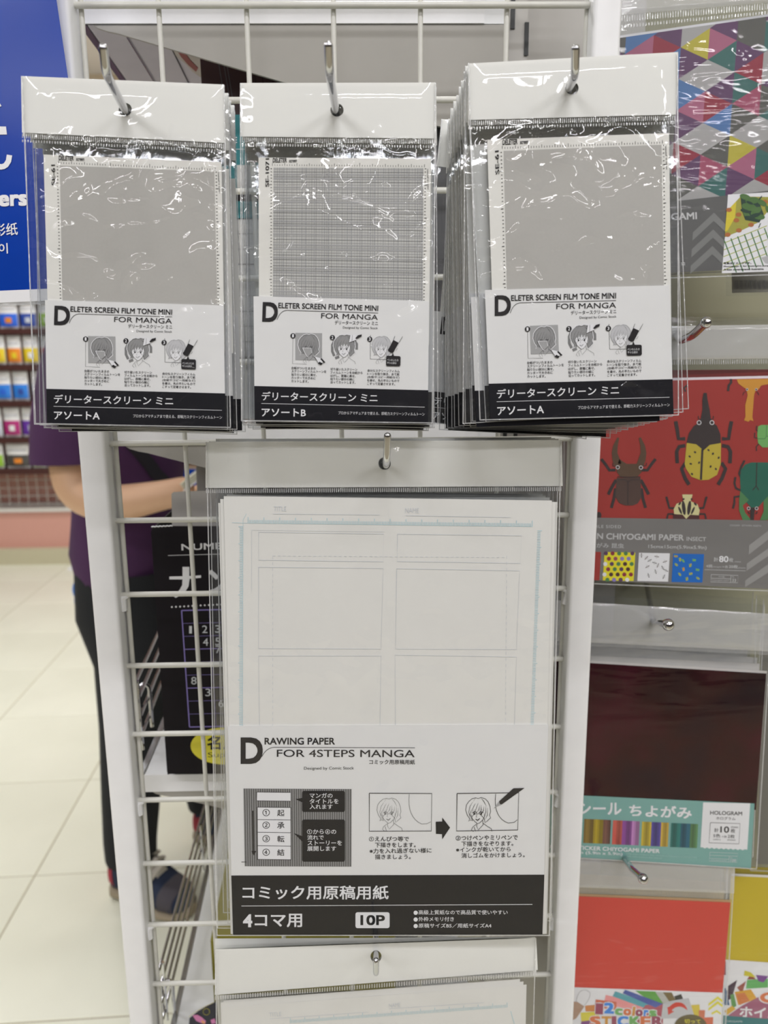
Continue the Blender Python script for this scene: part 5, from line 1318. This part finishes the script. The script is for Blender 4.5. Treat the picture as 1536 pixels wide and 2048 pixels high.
for i, q in enumerate(fan): ik.poly(mat('fan_sheet_%s_print' % ['orange', 'yellow', 'rust', 'pink', 'teal', 'indigo', 'green', 'silver', 'bronze', 'black', 'gold', 'copper', 'coral', 'wine', 'violet'][i], q[4], .5), list(q[:4]), 2 + i % 3)
ik.poly(M_g3, [(700, 185), (905, 145), (955, 300), (685, 308)], 6)
ik.poly(M_redp, bez((895, 242), (880, 170), (800, 178), 6) + bez((770, 195), (740, 225), (735, 215), 4) + [(742, 278), (790, 250), (770, 245)] + bez((775, 235), (830, 185), (895, 242), 5), 7)
ik.circ(mat('olive_brown_badge_print', (92, 82, 50), .5), 920, 372, 130, 7, ry=98, n=32); ik.text(M_yel, '切って', 870, 345, 1000, 348, 34, bold=.02, lv=9)
for dy in (0, 38, 76):
    ik.poly(M_yel, [(1062, 188 + dy), (1136, 130 + dy), (1175, 160 + dy), (1175, 180 + dy), (1136, 152 + dy), (1062, 208 + dy)] if dy < 70 else [(1085, 262), (1128, 238), (1160, 262), (1160, 276), (1128, 256), (1090, 276)], 3)
colz = [PM['m'], mat('bright_blue_print', (50, 120, 200), .5), Lg, mat('orange_letter_print', (196, 104, 60), .5), Og, PM['m'], MT['bright_blue_print'], Lg]
xs = [160, 228, 316, 384, 452, 480, 544, 588, 655]
for i, ch in enumerate('12colors'):
    y = 270 - 0 + (-6 if i == 1 else 0) + (i * 2 if i > 1 else 0); h = 88 if i < 2 else (74 if ch == 'l' else 54); x0, x1 = xs[i], xs[i + 1] - 6
    ik.text(M_wht, ch, x0 - 6, y + 8 + i, x1 + 6, y + 12 + i, h + 14, bold=.12, lv=8); ik.text(colz[i], ch, x0, y + 2 + i, x1, y + 5 + i, h, bold=.06, lv=10)
for i, ch in enumerate('STICKER'):
    x0 = [118, 210, 292, 338, 432, 520, 610][i]; x1 = [204, 290, 330, 426, 520, 604, 700][i]
    ik.text(M_wht, ch, x0 - 6, 378, x1 + 6, 378, 96, bold=.12, lv=8); ik.text([colz[3], Og, PM['m'], colz[1], Lg, colz[3], PM['m']][i], ch, x0, 370, x1, 370, 82, bold=.06, lv=10)
ik.line(M_g1, bez((10, 175), (20, 70), (90, 80), 6) + bez((120, 100), (125, 150), (75, 200), 5), 3, 4); ik.poly(mat('kraft_bag_print', (160, 130, 110), .6), [(-40, 170), (20, 175), (75, 210), (10, 305), (-40, 330)], 3)
ik.build(icD)

# E: yellow foil
qE = [(1462, 1752), (1640, 1760), (1640, 1935), (1452, 1920)]
lE = [(1448, 1919), (1640, 1932), (1640, 2120), (1440, 2120)]
bE = [(1455, 1735), (1650, 1745), (1650, 2130), (1438, 2130)]
M_yf = mat('yellow_foil', (186, 166, 40), .3, metal=.25, nscale=8, namt=.1, bump=.5, bscale=12)
tE, shE, icE, plE = origami_pack('pack of yellow foil origami at the right edge, partly behind the red one', .684, qE, lE, bE, M_yf, M_wht, 61, None, ncopy=1, clab='foil origami pack hidden behind the yellow one')
ik = Ink(plE, cU, .0007)
cz = [((1185, 190), (1215, 50), (1290, 0), (1250, 140), (60, 40, 60)), ((1240, 0), (1290, 60), (1360, 10), (1330, 110), (140, 70, 60)), ((1200, 60), (1230, 200), (1190, 200), (1190, 70), (40, 80, 120)), ((1370, 0), (1536, -10), (1536, 60), (1360, 70), (90, 160, 90)),
      ((1270, 95), (1400, 75), (1450, 150), (1300, 200), (200, 150, 50)), ((1280, 110), (1350, 100), (1390, 165), (1310, 200), (190, 110, 60)), ((1235, 120), (1265, 110), (1285, 205), (1250, 230), (90, 140, 80)), ((1190, 245), (1250, 205), (1280, 230), (1210, 280), (200, 160, 60)),
      ((1350, -75), (1400, -60), (1440, -20), (1345, -35), (190, 180, 50)), ((1400, -48), (1440, -5), (1370, -5), (1380, -20), (130, 60, 50)), ((1440, -40), (1540, -30), (1500, 20), (1460, 10), (110, 60, 130))]
for i, q in enumerate(cz): ik.poly(mat('folded_%s_print' % ['black', 'brown', 'navy', 'green', 'amber', 'orange', 'leaf', 'gold', 'lemon', 'maroon', 'violet'][i], q[4], .4), list(q[:4]), 2 + i % 3)
ik.poly(PM['k'], [(1215, 285), (1330, 205), (1470, 130), (1800, 60), (1800, 330), (1215, 285)], 3)
ik.circ(M_wht, 1545, 140, 84, 6, ry=50); ik.circ(MT['orange_letter_print'], 1545, 140, 74, 7, ry=42); ik.circ(M_wht, 1545, 138, 36, 8, ry=20)
ik.text(M_wht, 'ホイル', 1308, 292, 1640, 310, 82, bold=.03, lv=6)
ik.poly(M_teal, [(1180, 282), (1800, 330), (1800, 520), (1170, 520)], 4); ik.text(M_fnt, 'ORIGAMI', 1200, 335, 1330, 338, 14, lv=6)
ik.rect(PM['m'], 1176, -150, 1200, -40, 5)
ik.build(icE)

# F: bag edge at the right
pF = Plane(1530, 1400, .69)
tF = thing('origami_pack', 'grey brown clear-bagged pack at the right edge beside the hologram pack', 'paper pack', pF.at(1600, 1180), 'origami packs')
part('paper_sheets', slab(pF, [(1522, 1250), (1700, 1255), (1700, 1735), (1515, 1728)], 0, .003), mat('taupe_paper', (100, 98, 92), .5), tF)
part('clear_bag', film(pF, [(1512, 1190), (1710, 1195), (1710, 1750), (1500, 1742)], .001, 20, 60, .0006, 71, back=.005), M_soft, tF, smooth=True)
part('welded_edge', weld(pF, [(1512, 1190), (1710, 1195), (1710, 1750), (1500, 1742)], .0014, 2), M_edge, tF)
# barcode bag behind, dangling under the triangle pack
pG = Plane(1500, 560, .70)
tG = thing('origami_pack', 'clear bag bottom with a barcode hanging below the triangle paper pack', 'paper pack', pG.at(1540, 540), 'origami packs')
gsh = part('paper_sheets', slab(pG, [(1462, 500), (1700, 495), (1700, 580), (1464, 586)], 0, .002), mat('greyish_card', (150, 148, 138), .5), tG)
ik = Ink(pG, None, .0005)
for i in range(26): ik.line(M_g2, [(1468 + i * 3.1, 560), (1469 + i * 3.1, 578)], 1.1 + (i % 3) * .5)
ik.build(gsh)
part('clear_bag', film(pG, [(1450, 480), (1710, 478), (1710, 588), (1452, 592)], .001, 30, 20, .0007, 73), M_soft, tG, smooth=True)

# right hooks
def rhook(pts, lab, ball, r):
    return hook(smooth_path([P(*p[:2], p[2]) for p in pts]), lab, r=r, ball=ball, clipm=False)
rhook([(1340, 655, .797), (1362, 681, .60), (1385, 671, .566), (1412, 645, .545)], 'chrome peg hook with ball tip in front of the beetle pack header', .0040, .0030)
bpy.data.objects[[o.name for o in S.objects if o.name.startswith('ball_tip')][-1]]
rhook([(1290, 1150, .797), (1308, 1250, .655), (1318, 1246, .60), (1336, 1249, .575)], 'chrome peg hook with ball tip in front of the hologram pack header', .0049, .0027)
rhook([(1235, 1650, .797), (1252, 1722, .66), (1264, 1738, .62), (1286, 1757, .59)], 'chrome peg hook with ball tip above the red sticker paper pack', .0045, .0029)
# ------------------------------------------------------------------ the shopper
M_skin = mat('skin', (206, 166, 134), .5, namt=.03, nscale=12)
M_tee = mat('purple_cotton', (66, 36, 72), .85, namt=.08, nscale=30, bump=.3, bscale=25)
M_pant = mat('black_denim', (20, 22, 26), .85, namt=.1, bump=.3, bscale=20)
M_hair = mat('black_hair', (24, 20, 20), .45, namt=.2, nscale=80)
M_strap = mat('black_strap', (22, 20, 30), .6)
def skin_mesh(name, joints, edges, root, material, parent, sub=2, label=None):
    me = bpy.data.meshes.new(name)
    o0 = ORI[parent.name]
    ks = list(joints); idx = {k: i for i, k in enumerate(ks)}
    me.from_pydata([tuple(Vector(joints[k][0]) - o0) for k in ks], [(idx[a], idx[b]) for a, b in edges], [])
    o = link(bpy.data.objects.new(name, me)); o.parent = parent; ORI[o.name] = o0
    mo = o.modifiers.new('skin', 'SKIN'); mo.use_smooth_shade = True; mo.branch_smoothing = .6
    sv = me.skin_vertices[0].data
    for k, i in idx.items():
        r = joints[k][1]; sv[i].radius = r if isinstance(r, tuple) else (r, r); sv[i].use_root = (k == root)
    mo = o.modifiers.new('sub', 'SUBSURF'); mo.levels = sub; mo.render_levels = sub
    me.materials.append(material)
    dg = bpy.context.evaluated_depsgraph_get(); ev = o.evaluated_get(dg)
    m2 = bpy.data.meshes.new_from_object(ev); m2.name = name; o.modifiers.clear(); o.data = m2
    m2.materials.clear(); m2.materials.append(material); m2.shade_smooth()
    if label: o['label'] = label
    return o
PX, PY = -.57, 1.78
per = thing('person', 'person in purple short-sleeved shirt and black trousers reading by the shelf', 'person', (PX, PY, 0))
J = {'pelvis': ((PX, PY, .86), (.10, .14)), 'waist': ((PX - .005, PY, 1.0), (.10, .13)), 'chest': ((PX, PY, 1.17), (.11, .155)), 'uchest': ((PX - .005, PY, 1.29), (.085, .13)),
     'neck': ((PX + .005, PY, 1.385), .052), 'neck2': ((PX + .02, PY, 1.43), .05), 'jaw': ((PX + .05, PY, 1.475), (.066, .058)), 'head': ((PX + .045, PY, 1.545), (.092, .076)), 'crown': ((PX + .03, PY, 1.61), (.075, .062)),
     'rsh': ((PX - .03, PY - .17, 1.30), .056), 'relb': ((-.617, 1.578, 1.025), .045), 'rfore': ((-.54, 1.55, .999), .046), 'rwr': ((-.395, 1.545, 1.028), .030), 'rpalm': ((-.35, 1.55, 1.035), (.036, .018)),
     'lsh': ((PX - .01, PY + .17, 1.30), .056), 'lelb': ((-.57, PY + .24, 1.05), .044), 'lwr': ((-.36, PY + .06, 1.06), .029), 'lpalm': ((-.32, PY + .02, 1.065), (.036, .018)),
     'rhip': ((PX + .0, PY - .085, .80), .08), 'rknee': ((-.558, 1.685, .46), .052), 'rank': ((-.588, 1.668, .09), .040),
     'lhip': ((PX, PY + .085, .80), .08), 'lknee': ((-.50, PY + .10, .46), .052), 'lank': ((-.445, 1.90, .09), .040)}
E_ = [('pelvis', 'waist'), ('waist', 'chest'), ('chest', 'uchest'), ('uchest', 'neck'), ('neck', 'neck2'), ('neck2', 'jaw'), ('jaw', 'head'), ('head', 'crown'),
      ('uchest', 'rsh'), ('rsh', 'relb'), ('relb', 'rfore'), ('rfore', 'rwr'), ('rwr', 'rpalm'), ('uchest', 'lsh'), ('lsh', 'lelb'), ('lelb', 'lwr'), ('lwr', 'lpalm'),
      ('pelvis', 'rhip'), ('rhip', 'rknee'), ('rknee', 'rank'), ('pelvis', 'lhip'), ('lhip', 'lknee'), ('lknee', 'lank')]
skin_mesh('body', J, E_, 'pelvis', M_skin, per)
# fingers and thumbs, each a chain of its own rooted in the palm
def hand(palm, fwd, side, up):
    palm, fwd, side, up = map(Vector, (palm, fwd, side, up))
    for k, (o_, L_) in enumerate(((-.024, .066), (-.008, .074), (.008, .069), (.023, .055))):
        b = palm + fwd * .012 + side * o_
        j = {'a': (b, .009), 'b': (b + fwd * L_ * .45 + up * .002, .0088), 'c': (b + fwd * L_ * .72 + up * .012, .008), 'd': (b + fwd * L_ * .85 + up * .026, .007)}
        skin_mesh('finger', j, [('a', 'b'), ('b', 'c'), ('c', 'd')], 'a', M_skin, per, 1)
    b = palm - side * .022 - fwd * .012
    skin_mesh('thumb', {'a': (b, .011), 'b': (b - side * .016 + fwd * .022 + up * .008, .010), 'c': (b - side * .012 + fwd * .046 + up * .014, .008)}, [('a', 'b'), ('b', 'c')], 'a', M_skin, per, 1)
hand((-.335, 1.552, 1.038), (1, .15, .1), (0, 1, 0), (0, 0, 1)); hand((-.305, PY + .01, 1.068), (.8, -.55, .1), (-.5, -.8, 0), (0, 0, 1))
# face
hc = Vector((PX + .045, PY, 1.545))
part('nose', MB().tube([hc + Vector((.083, 0, .012)), hc + Vector((.104, 0, -.012)), hc + Vector((.085, 0, -.02))], .01, 8, rs=[.006, .011, .009]), M_skin, per, smooth=True)
for s_ in (-1, 1):
    part('eye', MB().ball(hc + Vector((.078, s_ * .03, .008)), .011, nu=10, nv=8), M_blk, per, smooth=True)
    part('ear', MB().ball(hc + Vector((-.005, s_ * .078, -.005)), .026, .5, .35, 1, 10, 8), M_skin, per, smooth=True)
part('mouth', MB().tube([hc + Vector((.082, -.02, -.05)), hc + Vector((.09, 0, -.05)), hc + Vector((.082, .02, -.05))], .004, 6), mat('lip', (170, 100, 90), .5), per)
hv, hf = [], []
nu, nv = 20, 12
for j in range(nv + 1):
    th = math.pi * j / nv * .72
    for i in range(nu):
        ph = 2 * math.pi * i / nu; cut = 1.0 if math.cos(ph) < .35 else .55
        a = th * cut
        hv.append(hc + Vector((-.008 + .108 * math.sin(a) * math.cos(ph), .09 * math.sin(a) * math.sin(ph), .012 + .105 * math.cos(a) - (0 if cut > .9 else 0))))
for j in range(nv):
    for i in range(nu): hf.append((j * nu + i, j * nu + (i + 1) % nu, (j + 1) * nu + (i + 1) % nu, (j + 1) * nu + i))
part('short_hair', MB().add(hv, hf), M_hair, per, smooth=True)
# clothes
def loft3(secs, n=20, cap=True, base=None):
    """ring sections: centre, two half-axis vectors"""
    mb = base or MB(); b0 = len(mb.v)
    for c, ax, ay in secs:
        for k in range(n):
            a = 2 * math.pi * k / n; mb.v.append(tuple(Vector(c) + Vector(ax) * math.cos(a) + Vector(ay) * math.sin(a)))
    for i in range(len(secs) - 1):
        for k in range(n): mb.f.append((b0 + i * n + k, b0 + i * n + (k + 1) % n, b0 + (i + 1) * n + (k + 1) % n, b0 + (i + 1) * n + k)); mb.m.append(0)
    return mb
def limb(base, pts, n=18):
    """tube of varying radius along a limb, rings square to its direction"""
    secs = []
    P3 = [Vector(p[0]) for p in pts]
    for i, (p, r) in enumerate(pts):
        t = (P3[min(i + 1, len(pts) - 1)] - P3[max(i - 1, 0)]).normalized(); a = t.cross(Vector((0, 1, 0))).normalized(); b = t.cross(a)
        rr = r if isinstance(r, tuple) else (r, r)
        secs.append((p, a * rr[0], b * rr[1]))
    return loft3(secs, n, base=base)
def fold(z, k): return .004 * math.sin(z * 60 + k)
sh_ = []
for z, cx_, rx, ry in ((.768, -.605, .118, .165), (.80, -.605, .120, .168), (.86, -.603, .126, .172), (.93, -.598, .121, .166), (1.0, -.594, .122, .160), (1.07, -.592, .128, .165), (1.15, -.590, .133, .172), (1.23, -.592, .130, .178), (1.29, -.597, .112, .172), (1.33, -.60, .088, .14), (1.36, -.598, .068, .09), (1.385, -.592, .058, .062)):
    sh_.append(((cx_ + .035, PY, z), (rx + fold(z, 1), 0, 0), (0, ry + fold(z, 2), 0)))
tb_ = loft3(sh_, 28)
limb(tb_, [((-.575, PY - .11, 1.325), .065), ((-.585, PY - .155, 1.305), .072), ((-.598, PY - .180, 1.25), .070), ((-.618, 1.592, 1.17), .068), ((-.622, 1.586, 1.10), .070), ((-.622, 1.585, 1.085), .070)])
limb(tb_, [((-.575, PY + .11, 1.325), .065), ((-.58, PY + .16, 1.305), .07), ((-.58, PY + .20, 1.22), .068), ((-.585, PY + .23, 1.11), .068)])
part('purple_shirt', tb_, M_tee, per, smooth=True)
tr_ = loft3([((-.566, PY, .90), (.112, 0, 0), (0, .15, 0)), ((-.566, PY, .82), (.122, 0, 0), (0, .165, 0)), ((-.562, PY, .74), (.124, 0, 0), (0, .165, 0)), ((-.56, PY, .69), (.10, 0, 0), (0, .14, 0))], 28)
limb(tr_, [((-.56, PY - .07, .82), (.112, .095)), ((-.558, PY - .08, .72), (.116, .098)), ((-.548, 1.70, .60), (.094, .088)), ((-.560, 1.685, .45), (.078, .076)), ((-.575, 1.672, .28), (.068, .066)), ((-.585, 1.668, .16), (.062, .060)), ((-.586, 1.668, .115), (.060, .058))])
limb(tr_, [((-.56, PY + .07, .82), (.112, .095)), ((-.555, PY + .08, .72), (.112, .098)), ((-.53, PY + .09, .60), (.092, .088)), ((-.50, PY + .10, .45), (.078, .076)), ((-.465, 1.89, .28), (.066, .066)), ((-.450, 1.90, .15), (.058, .058)), ((-.445, 1.90, .11), (.056, .056))])
part('black_trousers', tr_, M_pant, per, smooth=True)
sv, sf = [], []
keyz = [(-130, 1.35), (-100, 1.24), (-66, 1.125), (-44, 1.05), (-15, .99), (25, .94)]
def strap_at(u):
    i = min(4, int(u * 5)); f = u * 5 - i; return tuple(keyz[i][k] * (1 - f) + keyz[i + 1][k] * f for k in (0, 1))
def shirt_r(z):
    P_ = [(c[2], c[0], ax[0], ay[1]) for c, ax, ay in sh_]
    for (za, ca, xa, ya), (zb, cb, xb, yb) in zip(P_, P_[1:]):
        if za <= z <= zb:
            f = (z - za) / (zb - za); return ca + (cb - ca) * f, xa + (xb - xa) * f, ya + (yb - ya) * f
    return P_[-1][1:] if z > 1 else P_[0][1:]
NS = 30
for k in range(NS + 1):
    u = k / NS; a0, z0 = strap_at(u)
    for w in (-1, 1):
        a2 = math.radians(a0 + w * 4.6); z = z0 + w * .007; c_, rx, ry = shirt_r(z)
        for d in (.002, .0055): sv.append((c_ + (rx + d) * math.cos(a2), PY + (ry + d) * math.sin(a2), z))
for k in range(NS):
    a = k * 4; b = a + 4
    for p, q in ((0, 2), (2, 3), (3, 1), (1, 0)): sf.append((a + p, a + q, b + q, b + p))
part('crossbody_strap', MB().add(sv, sf), M_strap, per, smooth=True)
# sneakers
def shoe(heel, toe, h, lab):
    heel, toe = Vector(heel), Vector(toe); d = (toe - heel).normalized(); sd = Vector((-d.y, d.x, 0)); L = (toe - heel).length
    def loft(secs, n=18):
        secs = [(u, w_, z0, z1 * (1.3 if z1 > .03 else 1.25)) for u, w_, z0, z1 in secs]
        vs, fs = [], []
        for (u, w_, z0, z1) in secs:
            c = heel + d * (u * L)
            for k in range(n):
                a = 2 * math.pi * k / n; cz = (z0 + z1) / 2; rz = (z1 - z0) / 2
                x_ = math.copysign(abs(math.cos(a)) ** .75, math.cos(a)); z_ = math.copysign(abs(math.sin(a)) ** .8, math.sin(a))
                vs.append(c + sd * (w_ * x_) + Vector((0, 0, cz + rz * z_)))
        for i in range(len(secs) - 1):
            for k in range(n): fs.append((i * n + k, i * n + (k + 1) % n, (i + 1) * n + (k + 1) % n, (i + 1) * n + k))
        fs.append(tuple(range(n))[::-1]); fs.append(tuple((len(secs) - 1) * n + k for k in range(n))); return MB().add(vs, fs)
    up_ = part('sneaker', loft([(0, .018, .022, .07), (.05, .032, .016, .095), (.2, .036, .016, .11), (.38, .037, .016, .108), (.55, .043, .016, .085), (.72, .050, .014, .062), (.88, .045, .014, .05), (.97, .028, .014, .04), (1.0, .012, .016, .03)]), mat('navy_suede', (30, 40, 62), .8), per, smooth=True)
    part('sole', loft([(-.02, .02, .001, .024), (.05, .036, .001, .026), (.4, .038, .001, .022), (.72, .054, .001, .022), (.92, .046, .001, .022), (1.02, .018, .003, .022)]), mat('grey_tan_sole', (140, 128, 108), .7), up_, smooth=True)
    part('toe_cap', loft([(.74, .0505, .016, .0605), (.84, .0478, .016, .0545), (.9, .0435, .015, .049)]), mat('grey_suede', (70, 66, 72), .85), up_, smooth=True)
    part('heel_patch', loft([(-.012, .019, .028, .062), (.03, .0315, .026, .080), (.10, .0355, .026, .082)]), mat('crimson_patch', (150, 40, 56), .7), up_, smooth=True)
    part('tongue', loft([(.22, .022, .08, .128), (.4, .024, .07, .113), (.55, .026, .05, .092), (.66, .02, .05, .078)]), mat('grey_lace_cloth', (178, 172, 162), .8), up_, smooth=True)
    lc = MB()
    for k in range(6):
        u = .30 + k * .065; c = heel + d * (u * L); z = (.118 - k * .0085) * 1.3 + .012
        lc.tube([c - sd * .034 + Vector((0, 0, z - .016)), c + Vector((0, 0, z + .003)) + d * .006, c + sd * .034 + Vector((0, 0, z - .016))], .0055, 6)
    part('laces', lc, MT['grey_lace_cloth'], up_, smooth=True)
    c = heel + d * (.42 * L)
    part('side_logo', MB().box(-.014, .014, -.001, .001, -.009, .009).v and MB().add([c - sd * .0405 + d * a + Vector((0, 0, z)) - sd * q for a, z in ((-.016, .045), (.012, .045), (.02, .07), (-.008, .07)) for q in (-.003, .002)], [(0, 2, 4, 6), (1, 7, 5, 3), (0, 1, 3, 2), (2, 3, 5, 4), (4, 5, 7, 6), (6, 7, 1, 0)]), M_wht, up_)
shoe((-.640, 1.70, 0), (-.435, 1.605, 0), .1, 'near')
shoe((-.485, 1.905, 0), (-.25, 1.87, 0), .1, 'far')
part('blue_pocket_cloth', MB().ball(P(158, 1180, 1.80), .022, .7, .6, 1.2).ball(P(158, 1202, 1.80), .016, .7, .6, 1.5), mat('blue_cloth', (60, 110, 180), .8, nscale=120, namt=.25), per, smooth=True)
# the booklet in the hands
bkp = P(384, 966, 1.53)
bk = thing('booklet', 'open white booklet held in the hands of the person in purple', 'booklet', (bkp.x, bkp.y, bkp.z))
Rb = Matrix.Translation(bkp) @ Matrix.Rotation(math.radians(-35), 4, 'Y') @ Matrix.Rotation(math.radians(3), 4, 'X')
m1 = MB()
for i in range(4): m1.box(-.02, .075, -.005, .07, .0035 * i, .0035 * i + .002, Rb)
part('pages', m1, mat('booklet_pages', (228, 220, 196), .6), bk)
part('cover', MB().box(-.022, .077, -.007, .072, -.004, -.001, Rb), M_wht, bk)
# blue poster panel on the shelf side, white crumpled thing on the floor
pb = Plane(390, 930, 2.15)
bp_ = thing('hanging_card', 'bright blue card with a white rim behind the person in purple', 'card', pb.at(385, 990))
part('blue_panel', slab(pb, [(350, 860), (520, 868), (520, 990), (349, 985)], 0, .004), mat('bright_blue_card', (10, 76, 190), .4), bp_)
part('clear_rim', slab(pb, [(343, 858), (351, 860), (350, 986), (342, 985)], .001, .006), mat('pale_rim', (130, 120, 150), .4), bp_)
ik = Ink(pb, None, .0005); ik.line(M_wht, [(409, 912), (404, 928)], 5); ik.build([o for o in bp_.children][0])
wp_ = PZ(152, 1138, 0)
sc_ = part('paper_scrap', MB().add([wp_ + Vector(v) for v in ((-.05, -.02, .001), (.10, -.06, .001), (.12, .06, .002), (.02, .08, .001), (.02, .0, .06), (.08, .01, .045), (-.01, .01, .03))],
    [(0, 1, 5, 6), (1, 2, 5), (2, 3, 4, 5), (3, 0, 6, 4), (6, 5, 4), (0, 3, 2, 1)]), mat('white_scrap', (225, 225, 235), .6))
tag(sc_, 'small crumpled white scrap lying on the floor beyond the person', 'scrap')
move_origin(sc_)
